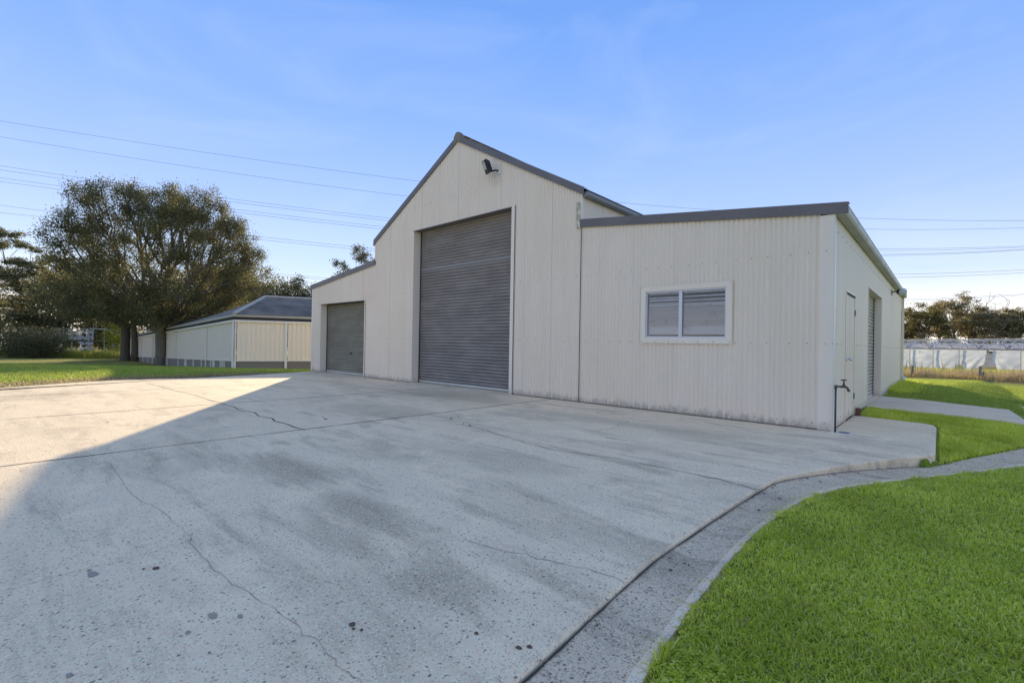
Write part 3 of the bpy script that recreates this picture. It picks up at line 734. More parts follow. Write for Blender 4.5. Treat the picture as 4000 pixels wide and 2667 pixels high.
SB().box((-.35, 4.08, 2.43), (.018, 6.88, 2.445)).go('door_head_flashing', M['trim'])
# window
wx0, wx1, wz0, wz1 = -2.92, -1.34, 1.212, 2.217
def pane_part():
    s = SB(); t = .09
    s.box((wx0, -.030, wz0), (wx1, -.011, wz0 + t)).box((wx0, -.0305, wz1 - t), (wx1, -.011, wz1)).box((wx0 + .0005, -.0295, wz0 + t), (wx0 + t, -.011, wz1 - t)).box((wx1 - t, -.0295, wz0 + t), (wx1 - .0005, -.011, wz1 - t))
    s.box((wx0 - .006, -.036, wz1 + .0005), (wx1 + .006, -.010, wz1 + .008)).box((wx0 - .004, -.033, wz0 - .007), (wx1 + .004, -.010, wz0 - .0005))
    # lining between cladding and room
    a, b, c, d = wx0 + t - .012, wx1 - t + .012, wz0 + t - .012, wz1 - t + .012
    s.box((a, -.0105, c), (a + .012, .12, d)).box((b - .012, -.0105, c), (b, .12, d)).box((a + .012, -.0105, c), (b - .012, .12, c + .012)).box((a + .012, -.0105, d - .012), (b - .012, .12, d))
    w = s.go('window', M['trim'])
    def ch(sb, name, mt, **k): sb.v = [tuple(np.array(q) - SO) for q in sb.v]; return mesh(name, sb.v, sb.f, mt, w, **k)
    x0, x1, z0, z1 = a + .012, b - .012, c + .012, d - .012; xm = -2.19; fw = .026
    f = SB().box((x0, -.006, z0), (x1, .030, z0 + fw)).box((x0, -.006, z1 - fw), (x1, .030, z1)).box((x0, -.0055, z0 + fw), (x0 + fw, .030, z1 - fw)).box((x1 - fw, -.0055, z0 + fw), (x1, .030, z1 - fw))
    ch(f, 'frame', M['silver'])
    ch(SB().box((xm - .03, -.012, z0 + .002), (xm + .03, .028, z1 - .002)), 'mullion', M['silver'])
    ch(SB().box((x0 + .01, -.022, z0 - .004), (x1 - .01, -.0065, z0 + .010)), 'sill', M['silver'])
    ch(SB().box((x0 + fw, .012, z0 + fw), (xm - .03, .016, z1 - fw)), 'pane', M['glass'])
    ch(SB().box((xm + .03, .004, z0 + fw), (x1 - fw, .008, z1 - fw)), 'pane', M['glass'])
    ch(SB().box((x0 - .1, .35, z0 - .1), (x1 + .1, .36, z1 + .1)), 'room_dark_sheet', M['dark'])  # black sheet put in for the darkness of the room
    for k, (p, q) in enumerate(((x0 + fw + .004, xm - .034), (xm + .034, x1 - fw - .004))):
        vs = [(0, -.0115, -.003), (q - p, -.0115, -.003), (q - p, 0, .002), (0, 0, .002), (0, .0115, -.001), (q - p, .0115, -.001)]
        me = {}
        for kk in ('blind', 'blind_w'):
            m2 = bpy.data.meshes.new('slat'); m2.from_pydata(vs, [], [(0, 1, 2, 3), (3, 2, 5, 4)]); m2.materials.append(M[kk]); me[kk] = m2
        z = z1 - fw - .05; i = 0; n = 0
        while z > z0 + .085:
            fr = (z - z0) / (z1 - z0)
            bright = i in (2, 4, 9) or fr < .235  # slats tilted open get a paler copy of the blind, as if lit
            if i in (0, 1, 3) or (fr > .70 and random.random() < .15): z -= .019; i += 1; continue
            o = bpy.data.objects.new('slat', me['blind_w' if bright else 'blind']); link(o, w)
            o.location = np.array((p, .05, z)) - SO; o.rotation_euler = (math.radians(48 if not bright else 66) + random.uniform(-.06, .06), random.uniform(-.004, .004), 0)
            z -= .0195; i += 1
        ch(SB().box((p, .038, z - .014), (q, .064, z + .004)), 'blind_rail', M['blind_w'])
        ch(SB().box((p, .036, z1 - fw - .03), (q, .066, z1 - fw)), 'blind_headrail', M['blind'])
pane_part()
# side door with knob and hinges
s = SB().box((-.02, 1.115, .0), (.020, 1.135, 2.075)).box((-.02, 2.10, .0), (.020, 2.125, 2.075)).box((-.02, 1.135, 2.068), (.010, 2.10, 2.10))
s.go('door_frame', M['trim'])
def pa_door():
    n = 80; s = SB(); y0, y1 = 1.14, 2.096
    for i in range(n + 1):
        y = y0 + (y1 - y0) * i / n; ph = (i / n * 5) % 1
        d = .012 if .35 < ph < .65 else (-.004 if ph < .25 or ph > .75 else .004)
        s.v += [(d, y, .03), (d, y, 2.035)]
        if i: s.f.append((2 * i - 2, 2 * i, 2 * i + 1, 2 * i - 1))
    d = s.go('door', M['clad'])
    def ch(sb, name, mt, **k): sb.v = [tuple(np.array(q) - SO) for q in sb.v]; return mesh(name, sb.v, sb.f, mt, d, **k)
    ch(SB().tube([(.0, 1.19, 1.0), (.022, 1.19, 1.0), (.023, 1.19, 1.0), (.05, 1.19, 1.0), (.06, 1.19, 1.0), (.085, 1.19, 1.0), (.092, 1.19, 1.0)], [.034, .034, .013, .013, .026, .028, .018], 14), 'knob', M['chrome'], smooth=True)
    for z in (1.73, .30):
        ch(SB().box((.013, 2.085, z), (.026, 2.112, z + .10)), 'hinge', M['screw'])
    ch(SB().box((.012, 1.14, 2.04), (.022, 2.096, 2.066)), 'door_top_gap_shade', M['dark'])  # dark box stands in for the shade in the gap above the door
pa_door()
# fixing screws
def screws():
    s = SB()
    def sc(x, y, z, ax):
        r = .0085; n = 6; k = len(s.v)
        if any(x0 - .05 < x < x1 + .05 and z0 < z < z1 + .03 for x0, x1, z0, z1 in OPEN) and ax == 'x': return
        if ax == 'y' and any(y0 - .03 < y < y1 + .03 and z < z1 for y0, y1, z0, z1 in SOPEN): return
        for h, q in ((0, 1.), (.006, .8)):
            for i in range(n):
                a = 2 * PI * i / n; c, d = r * q * math.cos(a), r * q * math.sin(a)
                s.v.append((x + c, -.009 - h, z + d) if ax == 'x' else (.009 + h, y + c, z + d))
        s.f.append(tuple(range(k + n, k + 2 * n)))
        s.f += [(k + i, k + (i + 1) % n, k + n + (i + 1) % n, k + n + i) for i in range(n)]
    pat = [0, 3, 6, 10, 13, 16]
    nx = int(16.2 / PITCH)
    for row, st in ((.085, (2, 3, 3, 4)), (1.228, (3, 3, 4)), (2.54, (3, 3, 4))):
        i = 1; k = 0
        while i < nx:
            x = -i * PITCH
            if row < 3 and row < ztop(x) - .2: sc(x, 0, row + random.uniform(-.004, .004), 'x')
            i += st[k % len(st)]; k += 1
    i = 0
    for x in np.arange(-10.7, -5.3, PITCH * 3.33): sc(round(x / PITCH) * PITCH, 0, 4.93, 'x')
    for k in range(8): sc(wx0 + .03 + k * .217, -.02, wz0 + .02, 'z0')
    for row in (.12, 1.228, 2.85):
        for y in np.arange(.3, DEP, .42): sc(0, y, row, 'y')
    for z in (.10, 1.228, 2.6): s.v += []; 
    s.go('screws', M['screw'], kind='stuff')
screws()
def screw_heads(pts):
    s = SB()
    for x, y, z in pts: s.tube([(x, y, z), (x, y - .005, z)], .007, 6)
    s.go('flashing_screws', M['screw'], kind='stuff')
screw_heads([(-.08, -.018, z) for z in (.10, 1.228, 2.54)] + [(wx0 + .03 + k * .253, -.030, wz0 + .022) for k in range(7)] + [(wx0 + .02, -.0305, wz1 - .02), (wx1 - .02, -.0305, wz1 - .02), (XG1 - .085, -.022, ZJ + .0)])
# floodlight under the gable
def flood():
    s = SB().box((-6.60, -.05, 5.12), (-6.54, -.012, 5.20)); r = s.go('floodlight', M['white_pl'], label='black floodlight with white cable under the gable')
    def ch(sb, name, mt, **k): sb.v = [tuple(np.array(q) - SO) for q in sb.v]; return mesh(name, sb.v, sb.f, mt, r, **k)
    # housing: tilted box tapering to the arm, facing down the yard
    ctr = np.array((-6.76, -.26, 5.27)); fwd = np.array((-.45, -.80, -.40)); fwd /= np.linalg.norm(fwd)
    rt = np.cross(fwd, (0, 0, 1)); rt /= np.linalg.norm(rt); up = np.cross(rt, fwd)
    ca, sa = math.cos(.12), math.sin(.12); rt, up = rt * ca + up * sa, up * ca - rt * sa
    def fr(w, h, d, taper=1.0): return [tuple(ctr + rt * a * w * taper + up * b * h * taper + fwd * d) for a, b in ((-1, -1), (1, -1), (1, 1), (-1, 1))]
    b = SB(); b.v = fr(.105, .145, .05) + fr(.115, .155, .03) + fr(.115, .155, .0) + fr(.07, .095, -.08)
    b.f = [(0, 1, 2, 3), (15, 14, 13, 12)] + [(4 * l + i, 4 * l + 4 + i, 4 * l + 4 + (i + 1) % 4, 4 * l + (i + 1) % 4) for l in range(3) for i in range(4)]
    ch(b, 'housing', M['black'])
    c2 = ctr + up * .035; b = SB(); b.v = [tuple(c2 + rt * a * .075 + up * q * .09 + fwd * .053) for a, q in ((-1, -1), (1, -1), (1, 1), (-1, 1))]; b.f = [(0, 1, 2, 3)]
    ch(b, 'lamp_glass', M['lens'])
    b = SB().tube([ctr - up * .12 - fwd * .04, np.array((-6.62, -.12, 5.19)), np.array((-6.60, -.015, 5.20))], .022, 8); ch(b, 'arm', M['black'], smooth=True)
    b = SB().tube([np.array((-6.57, -.05, 5.14)), (-6.565, -.06, 5.02), (-6.62, -.07, 4.93), (-6.70, -.08, 4.93), (-6.76, -.12, 5.0), ctr - up * .17], .011, 6); ch(b, 'cable', M['white_pl'], smooth=True)
flood()
def flood2():
    y = 9.9; s = SB().box((.008, y - .03, 2.78), (.022, y + .03, 2.95)).tube([(.02, y, 2.87), (.16, y, 2.88)], .018, 8)
    r = s.go('floodlight', M['black'], label='round security lamp on a black arm below the side gutter')
    def ch(sb, name, mt, **k): sb.v = [tuple(np.array(q) - SO) for q in sb.v]; return mesh(name, sb.v, sb.f, mt, r, **k)
    ch(SB().tube([(.14, y + .03, 2.89), (.17, y, 2.87), (.26, y - .10, 2.84)], [.05, .08, .095], 14), 'housing', M['black'], smooth=True)
    ch(SB().tube([(.26, y - .10, 2.84), (.265, y - .107, 2.838), (.275, y - .12, 2.835)], [.11, .115, .06], 16), 'lamp_glass', M['lens'], smooth=True)
flood2()

# ------------------------------------------------------------------ tap, drain cover, brick
def tap():
    x, y = .055, -.055
    r = empty('garden_tap', (x, y, 0), label='brass garden tap on a dark standpipe at the near shed corner', cat='tap')
    B().tube([(0, 0, 0), (0, 0, .635)], .012, 10).go('standpipe', M['pipe'], r, smooth=True)
    B().tube([(0, 0, .60), (0, 0, .655)], .018, 8).tube([(0, 0, .635), (.055, .035, .635)], .014, 8).go('elbow', M['brass'], r, smooth=True)
    B().tube([(.05, .032, .633), (.10, .066, .636), (.125, .083, .615), (.138, .092, .58)], [.017, .019, .016, .015], 10).tube([(.136, .090, .592), (.140, .093, .567)], .019, 10).go('spout', M['brass'], r, smooth=True)
    B().tube([(.085, .055, .64), (.085, .055, .665), (.085, .055, .69), (.085, .055, .72)], [.02, .017, .010, .008], 10).go('valve', M['brass'], r, smooth=True)
    B().tube([(.055, .033, .725), (.085, .055, .728), (.115, .077, .725)], [.009, .011, .009], 8).go('handle', M['brass'], r, smooth=True)
tap()
def cover():
    x, y = on_ground(3297, 1691); r = empty('drain_cover', (x, y, 0), label='round black drain grate with a white rim set in the concrete', cat='drain')
    n = 28; R0, R1 = .085, .075
    v = [(q * math.cos(2 * PI * k / n), q * math.sin(2 * PI * k / n), z) for q, z in ((R0, .001), (R0 - .002, .008), (R1, .008), (R1, .004)) for k in range(n)]
    f = [(l * n + k, l * n + (k + 1) % n, (l + 1) * n + (k + 1) % n, (l + 1) * n + k) for l in range(3) for k in range(n)]
    mesh('rim', v, f, M['white_pl'], r)
    mesh('grate', [(R1 * math.cos(2 * PI * k / n), R1 * math.sin(2 * PI * k / n), .0045) for k in range(n)], [tuple(range(n))], M['dark'], r)
cover()
b = B().box((.03, 2.18, -.02), (.10, 2.30, .13)); b.go('brick', M['brickc'], label='dark red brick standing on end beside the side door', cat='brick')

# ------------------------------------------------------------------ grass
def depth_of(P): return (P[:, 0] - CAM_P[0]) * FWD[0] + (P[:, 1] - CAM_P[1]) * FWD[1]
def lateral(P): return (P[:, 0] - CAM_P[0]) * RGT[0] + (P[:, 1] - CAM_P[1]) * RGT[1]
def blades(P, h, w, lean=.6, zoff=-.03, name='grass', mt='grass', tri=False, clump=.0, **kw):
    n = len(P); z = ground_z(P[:, 0], P[:, 1]) + zoff
    X_, Y_ = P[:, 0], P[:, 1]
    cl = .5 + .5 * np.sin(X_ * 9 + 2.1 * np.sin(Y_ * 7)) * np.sin(Y_ * 8.3 + 1.7 * np.sin(X_ * 5.1)); cl2 = .5 + .5 * np.sin(X_ * 31 + 2 * np.sin(Y_ * 17)) * np.sin(Y_ * 27 + 2 * np.sin(X_ * 23))
    hh = h * rng.uniform(.45, 1.15, n) * (.62 + .45 * cl + .35 * cl2); ang = rng.uniform(0, 2 * PI, n); la = rng.uniform(0, 2 * PI, n); ln = np.abs(rng.normal(0, lean, n)) * hh
    ww = w * rng.uniform(.6, 1.2, n)
    dx, dy = np.cos(ang) * ww / 2, np.sin(ang) * ww / 2; lx, ly = np.cos(la) * ln, np.sin(la) * ln
    b0 = np.stack([P[:, 0] - dx, P[:, 1] - dy, z], 1); b1 = np.stack([P[:, 0] + dx, P[:, 1] + dy, z], 1)
    tp = np.stack([P[:, 0] + lx, P[:, 1] + ly, z + hh * np.clip(1 - .25 * (ln / hh) ** 2, .35, 1)], 1)
    if tri:
        V = np.stack([b0, b1, tp], 1).reshape(-1, 3); F = np.arange(3 * n).reshape(n, 3)
        return npmesh(name, V, F, M[mt], **kw)
    m0 = np.stack([P[:, 0] - dx * .8 + lx * .35, P[:, 1] - dy * .8 + ly * .35, z + hh * .62], 1)
    m1 = np.stack([P[:, 0] + dx * .8 + lx * .35, P[:, 1] + dy * .8 + ly * .35, z + hh * .62], 1)
    V = np.stack([b0, b1, m0, m1, tp], 1).reshape(-1, 3); k = np.arange(n)[:, None] * 5
    F = np.concatenate([k + np.array([0, 1, 3]), k + np.array([0, 3, 2]), k + np.array([2, 3, 4])], 0)
    return npmesh(name, V, F, M[mt], **kw)
DRl = [tuple(p) for p in DR]; DLl = [tuple(p) for p in DL]
def scatter(poly, n, pw=1.0):
    a = np.array(poly); lo, hi = a.min(0), a.max(0); P = rng.uniform(lo, hi, (int(n), 2)); return P[inside(P, poly)]
# front lawn, right of the channel
front = DRl[:] + [(9, 9), (12, 0), (6, -9), (1, -9.5)]
_w = DR - DL; _w = _w / np.linalg.norm(_w, axis=1, keepdims=True); DRj = DR + _w * (.018 * np.sin(np.arange(len(DR)) * 1.1)[:, None] + rng.normal(-.02, .012, (len(DR), 1)))
front = [tuple(p) for p in DRj if p[1] > -9] + [(6, 9), (9, 4), (9, -2), (4, -9), (.45, -9)]
P = scatter(front, 3400000); d = depth_of(P); l = lateral(P)
vis = (d > 1.2) & (l < d * 1.12 + .2) & (l > -d * .3)
P, d = P[vis], d[vis]
keep = rng.uniform(0, 1, len(P)) < np.clip((2.2 / d) ** 1.6, .05, 1) * .62
P, d = P[keep], d[keep]
jit = rng.normal(0, .01, P.shape)
near = d < 3.6
blades(P[near] + jit[near], .024, .0062, 1.7, -.022, kind='stuff', label='short green lawn in front of the drainage channel', cat='grass')
blades(P[~near], .032, .011, 1.5, -.026, tri=True, kind='stuff', label='green lawn behind the near lawn along the channel', cat='grass')
k_ = rng.integers(8, len(DR) - 4, 5200); u_ = rng.uniform(0, 1, (5200, 1)); E_ = DRj[k_] * (1 - u_) + DRj[k_ + 1] * u_ + rng.normal(.0, .012, (5200, 2))
blades(E_, .045, .0065, 1.9, -.018, kind='stuff', name='grass_runners', label='ragged grass runners creeping over the pale lip of the channel', cat='grass')
P2 = P[rng.uniform(0, 1, len(P)) < .05]
blades(P2, .036, .007, 1.6, -.022, mt='grass_dry', tri=True, kind='stuff', name='dry_grass', label='straw-coloured clippings and dead blades in the front lawn', cat='dry grass')
# lawn wedge between yard, channel and path
wedge = [(.05, 2.28), (1.05, 2.08), (1.13, 1.8), (1.14, -.85)] + [p for p in DLl if p[1] > -.85 and p[1] < 9] + [(2.3, 3.2), (1.22, 3.58), (.05, 3.98)]
P = scatter(wedge, 150000); blades(P, .065, .011, .7, -.03, tri=True, kind='stuff', label='green grass wedge between the slab end and the side path', cat='grass')
side = [(.03, 7.05), (.92, 6.66), (2.16, 5.82), (2.4, 6.0), (3.2, 9), (7, 9), (9, 22), (3, 26), (-2, 22), (.03, 14.5)]
P = scatter(side, 230000); blades(P, .06, .014, .7, -.03, tri=True, mt='grass_sunlit', kind='stuff', label='side lawn between the path and the far wire fence', cat='grass')
P = np.stack([np.abs(rng.normal(0, .28, 5000)) + .02, rng.uniform(8.8, 15.0, 5000)], 1); blades(P, .20, .016, .6, -.05, tri=True, name='weeds', kind='stuff', label='rank weeds along the foot of the far side wall', cat='weeds')
# left lawn strip
leftp = [(-16.0, -.1)] + left_edge[2:] + [(-16, -16), (-40, -8), (-52, 26), (-24, 14), (-16.3, 10)]
P = scatter(leftp, 640000); d = depth_of(P); P = P[(rng.uniform(0, 1, len(P)) < np.clip((18 / d) ** 1.5, .1, 1)) & (lateral(P) > -d * 1.15)]
ed = np.interp(P[:, 1], [-14, -7.9, -5.5, -4, 0], [-11, -13.9, -15.1, -14.7, -16]) - P[:, 0]
dry = (ed < 1.5 + rng.normal(0, .5, len(P))) & (P[:, 1] < -1.5)
blades(P[~dry], .055, .022, .9, -.014, tri=True, mt='grass_sunlit', kind='stuff', label='green lawn beyond the left end of the concrete yard', cat='grass')
blades(P[dry], .055, .024, .9, -.015, tri=True, mt='grass_dry', kind='stuff', name='dry_grass', label='dry yellow grass fringe on the left edge of the yard', cat='dry grass')

# clover and broad weeds at the channel edge
def clover():
    P = []
    for i in range(200):
        k = random.randrange(8, len(DR) - 20); q = DR[k]; P.append((q[0] + random.uniform(0, .12), q[1] + random.uniform(-.08, .08)))
    for i in range(160): P.append((random.uniform(.45, .6), random.uniform(-6.4, -6.15)))
    v = []; f = []
    for x, y in P:
        z = random.uniform(.0, .022); 
        for a in (0, 2.1, 4.2):
            a += random.uniform(-.2, .2); r = random.uniform(.006, .011); k = len(v); c, s_ = math.cos(a), math.sin(a)
            v += [(x, y, z), (x + c * r - s_ * r * .6, y + s_ * r + c * r * .6, z + .003), (x + 2 * c * r, y + 2 * s_ * r, z + .001), (x + c * r + s_ * r * .6, y + s_ * r - c * r * .6, z + .003)]
            f.append((k, k + 1, k + 2, k + 3))
    mesh('clover', v, f, M['grass'], None, kind='stuff', label='clover leaves along the pale lip of the channel', cat='clover')
clover()

# ------------------------------------------------------------------ trees
def skeleton(trunk, targets, bend=.25, step=.6, path_w=.55, tip=.012, expo=2.3, lift=.0):
    """trunk: list of points; targets: (n,3). returns nodes, parents, radii"""
    N = [np.array(p, float) for p in trunk]; par = [-1] + list(range(len(trunk) - 1)); pl = [0.0]
    for i in range(1, len(N)): pl.append(0 if i < len(trunk) - 2 else 0.0)
    fork = N[-1]; start = max(1, int(len(trunk) * .6)); leaf = []
    T = sorted([np.array(t) for t in targets], key=lambda t: np.linalg.norm(t - fork))
    arr = np.array(N); plen = np.array(pl)
    arr_l = [a for a in arr]; pl_l = list(plen)
    for t in T:
        A = np.array(arr_l[start:]); d = np.linalg.norm(A - t, axis=1) + path_w * np.array(pl_l[start:])
        i = int(np.argmin(d)) + start; s = arr_l[i]; L = np.linalg.norm(t - s); n = max(1, int(L / step)); prev = i
        side = rng.normal(0, 1, 3) * bend * L * .25; side[2] = abs(side[2]) * .3 - lift * L * .2
        for k in range(1, n + 1):
            u = k / n; p = s + (t - s) * u + side * math.sin(PI * u) * (1 if n > 1 else 0)
            arr_l.append(p); par.append(prev); pl_l.append(pl_l[prev] + L / n); prev = len(arr_l) - 1
        leaf.append(prev)
    n = len(arr_l); acc = np.zeros(n)
    for q in leaf: acc[q] += tip ** expo
    for i in range(n - 1, 0, -1):
        if acc[i] == 0: acc[i] = tip ** expo
        acc[par[i]] += acc[i]
    return np.array(arr_l), np.array(par), acc ** (1 / expo), leaf
def limbs(name, N, par, R, mt, parent, tr=None, scale=1.0, minr=0.0):
    V = []; F = []
    for i in range(1, len(N)):
        p = par[i]; a, b = N[p], N[i]; ra, rb = R[p] * scale, R[i] * scale
        if par[p] >= 0 and R[p] > R[i] * 1.35 and not (tr and p < tr): ra = min(ra, rb * 1.35)
        n = 9 if rb > .08 else (6 if rb > .03 else 4)
        t = b - a; L = np.linalg.norm(t); 
        if L < 1e-6: continue
        t /= L; u = np.cross(t, (0, 0, 1) if abs(t[2]) < .95 else (1, 0, 0)); u /= np.linalg.norm(u); w = np.cross(t, u); k = len(V)
        for c, r in ((a - t * min(ra, .1) * .4, ra), (b, rb)):
            for j in range(n):
                an = 2 * PI * j / n; V.append(c + r * (math.cos(an) * u + math.sin(an) * w))
        F += [(k + j, k + (j + 1) % n, k + n + (j + 1) % n, k + n + j) for j in range(n)]
    return npmesh(name, np.array(V), np.array(F), M[mt], parent, smooth=True)
def leaves(name, C, per, spread, size, mt, parent, aspect=.45, up=.0, flat=1.0):
    C = np.asarray(C); n = len(C) * per
    P = np.repeat(C, per, 0) + rng.normal(0, 1, (n, 3)) * np.array([spread, spread, spread * flat])
    d = rng.normal(0, 1, (n, 3)); d[:, 2] += up; d /= np.linalg.norm(d, axis=1, keepdims=True)
    e = np.cross(d, rng.normal(0, 1, (n, 3))); e /= np.linalg.norm(e, axis=1, keepdims=True)
    s = size * rng.uniform(.6, 1.3, (n, 1)); V = np.stack([P - d * s, P + e * s * aspect, P + d * s, P - e * s * aspect], 1).reshape(-1, 3)
    return npmesh(name, V, np.arange(4 * n).reshape(n, 4), M[mt], parent)
def envelope(n, c, r, shell=.0, zmin=-1.0, zfl=1.0, lump=.18):
    """random points in a lumpy ellipsoid"""
    out = []; ph = rng.uniform(0, 6, 6)
    while len(out) < n:
        q = rng.uniform(-1, 1, 3); rr = np.linalg.norm(q); az = math.atan2(q[1], q[0])
        lim = 1 + lump * (math.sin(3 * az + ph[0]) * .5 + math.sin(5 * az + ph[1] + 4 * q[2]) * .5 + math.sin(7 * q[2] + ph[2]) * .4)
        if rr > lim or rr < shell or q[2] < zmin: continue
        out.append((c[0] + q[0] * r[0], c[1] + q[1] * r[1], c[2] + q[2] * r[2]))
    return np.array(out)

# the big spreading tree left of the shed
def big_tree():
    loc = cp(-.7436 * 38, 38); r = empty('tree', loc, label='large round-crowned tree with a stout trunk standing before the low cream hall', cat='tree')
    trunk = [(0, 0, -.2), (0, 0, .1), (.02, 0, .7), (.02, .02, 1.4), (.0, .0, 2.1), (.0, .0, 2.7)]
    rx = 7.0
    TC = envelope(330, (.3, 0, 7.8), (rx, rx, 6.5), shell=.60, zmin=-.58, lump=.05)
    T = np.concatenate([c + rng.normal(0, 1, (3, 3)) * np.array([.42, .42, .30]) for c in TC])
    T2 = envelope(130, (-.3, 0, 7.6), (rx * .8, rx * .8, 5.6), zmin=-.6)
    # lower right skirt of drooping twigs
    T3 = envelope(60, (1.6, 0, 4.3), (4.9, 5.0, .9))
    TT = np.concatenate([T, T2, T3])
    N, par, R, leaf = skeleton(trunk, TT, bend=.22, step=.8, path_w=.78, tip=.020, expo=2.2)
    k = .30 / R[3]; R2 = R * (1 + (k - 1) * ss(.03, .3, R))
    R2[0] = .56; R2[1] = .46; R2[2] = .38; R2[3] = .36; R2[4] = .37; R2[5] = .38
    limbs('trunk', N, par, R2, 'bark', r, tr=6)
    leaves('crown', np.concatenate([T, T3]), 185, .26, .062, 'leaf', r, aspect=.5)
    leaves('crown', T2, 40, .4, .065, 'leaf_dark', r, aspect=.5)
    return r
big_tree()
def make_tree(loc, H, W, trunk_h, seed_targets, per, spread, size, lm, bm, tr_r, label=None, cat='tree', group=None, clumps=None, zmin=-1, lump=.3, depth_w=None, lean=(0, 0), flat=.8, up=0):
    r = empty('tree', loc, label=label, cat=cat, group=group)
    top = np.array([lean[0], lean[1], trunk_h])
    trunk = [tuple(top * q + np.array([0, 0, -.2 * (1 - q)])) for q in (0, .25, .5, .75, 1)]
    cz = (H + trunk_h * .8) / 2; rz = (H - trunk_h * .8) / 2
    if clumps:
        C = envelope(clumps, (top[0], top[1], cz), (W / 2 * .85, (depth_w or W) / 2 * .85, rz * .88), shell=.35, zmin=zmin, lump=lump)
        T = np.concatenate([c + rng.normal(0, 1, (seed_targets // clumps, 3)) * np.array([W * .075, W * .075, W * .04]) for c in C])
    else: T = envelope(seed_targets, (top[0], top[1], cz), (W / 2, (depth_w or W) / 2, rz), zmin=zmin, lump=lump, shell=.35)
    N, par, R, leaf = skeleton(trunk, T, bend=.3, step=max(.6, H / 14), path_w=.5, tip=.014, expo=2.2)
    R2 = R * (1 + (tr_r / R[2] - 1) * ss(.02, R[2] * .8, R)); R2[0] = tr_r * 1.3; R2[1] = tr_r
    limbs('trunk', N, par, R2, bm, r, tr=5)
    leaves('crown', T, per, spread, size, lm, r, up=up, flat=flat)
    return r
# two-stemmed tree behind it
p2 = cp(-.8184 * 50, 50)
make_tree(p2, 10.0, 14.0, 3.6, 260, 100, .50, .12, 'leaf_dark', 'bark_d', .42, label='broad dark tree with twin trunks behind the large round tree', lump=.3, zmin=-.75)
# its second stem
stem_parent = [o for o in COL.objects if o.get('label') == 'broad dark tree with twin trunks behind the large round tree'][0]
B().tube([(.85, .7, -.3), (.9, .65, 1.1), (.92, .6, 2.5), (1.0, .5, 4.0), (1.4, .4, 5.6)], [.42, .30, .26, .22, .15], 10).go('trunk', M['bark_d'], stem_parent, smooth=True)
# conifers and scrub at the far left
cv = make_tree(cp(-.985 * 70, 70), 17.6, 12.8, 3.0, 280, 110, .42, .13, 'leaf_dark', 'bark_d', .30, label='dark layered tree at the left edge of the photo', clumps=40, flat=.35, lump=.2)
make_tree(cp(-1.09 * 70, 70), 20.0, 11, 3.0, 260, 110, .40, .13, 'leaf', 'bark_d', .28, label='tallest dark tree at the left frame edge with a pale top', clumps=36, flat=.35, lump=.2)
make_tree(cp(-.90 * 75, 75), 16.6, 11.0, 3.0, 220, 110, .42, .13, 'leaf_dark', 'bark_d', .25, label='flat-topped dark tree between the left edge tree and the round tree', clumps=30, flat=.35, lump=.2)
make_tree(cp(-1.02 * 88, 88), 15.0, 13.0, 2.0, 200, 100, .6, .16, 'leaf_dark', 'bark_d', .3, label='dark rounded tree filling the gap behind the left edge trees', lump=.25)
make_tree(cp(-.80 * 92, 92), 12.5, 13.0, 2.0, 180, 100, .6, .16, 'leaf_brown', 'bark_d', .3, label='bronze tree far behind the derelict greenhouse, low in the gap', lump=.25)
make_tree(cp(-.69 * 92, 92), 12.0, 12.0, 2.0, 180, 100, .6, .16, 'leaf_dark', 'bark_d', .3, label='dark tree far behind the stout trunk of the round tree', lump=.25)
def shrub(loc, W, H, n, per, size, mt, label, group=None, name='bush'):
    r = empty(name, loc, label=label, cat='bush', group=group)
    T = envelope(n, (0, 0, H * .45), (W / 2, W / 2.4, H * .55), zmin=-.75, lump=.3); N, par, R, lf = skeleton([(0, 0, -.1), (0, 0, .1), (0, 0, .25)], T, step=.7, tip=.01)
    limbs('stem', N, par, R, 'bark_d', r); leaves('foliage', T, per, W * .045 + .1, size, mt, r); return r
shrub(cp(-1.06 * 55, 55), 10.5, 3.6, 120, 110, .10, 'leaf_dark', 'dense dark bush at the left edge under the dark trees')
shrub(cp(-.99 * 56, 56), 5.5, 2.8, 80, 100, .09, 'leaf', 'low green bush right of the dense dark bush at the left')
shrub(cp(-.83 * 68, 68, -1.9), 4.6, 6.4, 80, 70, .12, 'leaf_yel', 'bright yellow-green shrub left of the twin trunks')
shrub(cp(-.70 * 70, 70, -1.9), 6.5, 4.6, 80, 60, .12, 'leaf_yel', 'yellow-green shrub seen between the two trunks')
# gum behind the lean-to
make_tree(cp(-.330 * 135, 135, -2.0), 31.5, 14.5, 15.5, 150, 75, .55, .24, 'leaf_dark', 'bark_d', .45, label='lone gum tree top rising behind the left lean-to roof', clumps=26, lump=.15, flat=.8)
# tree line behind the low hall
for k, (t, dep, H, W, lab) in enumerate(((-.625, 62, 12.3, 11, 'bronze-green tree behind the hall roof, nearest the round crown'), (-.565, 80, 14.0, 13, 'leafy tree behind the hall roof left of its ridge'),
        (-.50, 88, 13.0, 12, 'dark tree behind the hall ridge, middle of the low row'), (-.445, 88, 13.3, 12, 'dark tree behind the hall ridge next to the shed wall'), (-.39, 88, 12.8, 12, 'dark tree top just left of the shed corner'))):
    make_tree(cp(t * dep, dep, -1.1), H, W, 2.0, 190, 90, .55, .17, 'leaf_brown' if k < 2 else 'leaf_dark', 'bark_d', .25, label=lab, lump=.3)
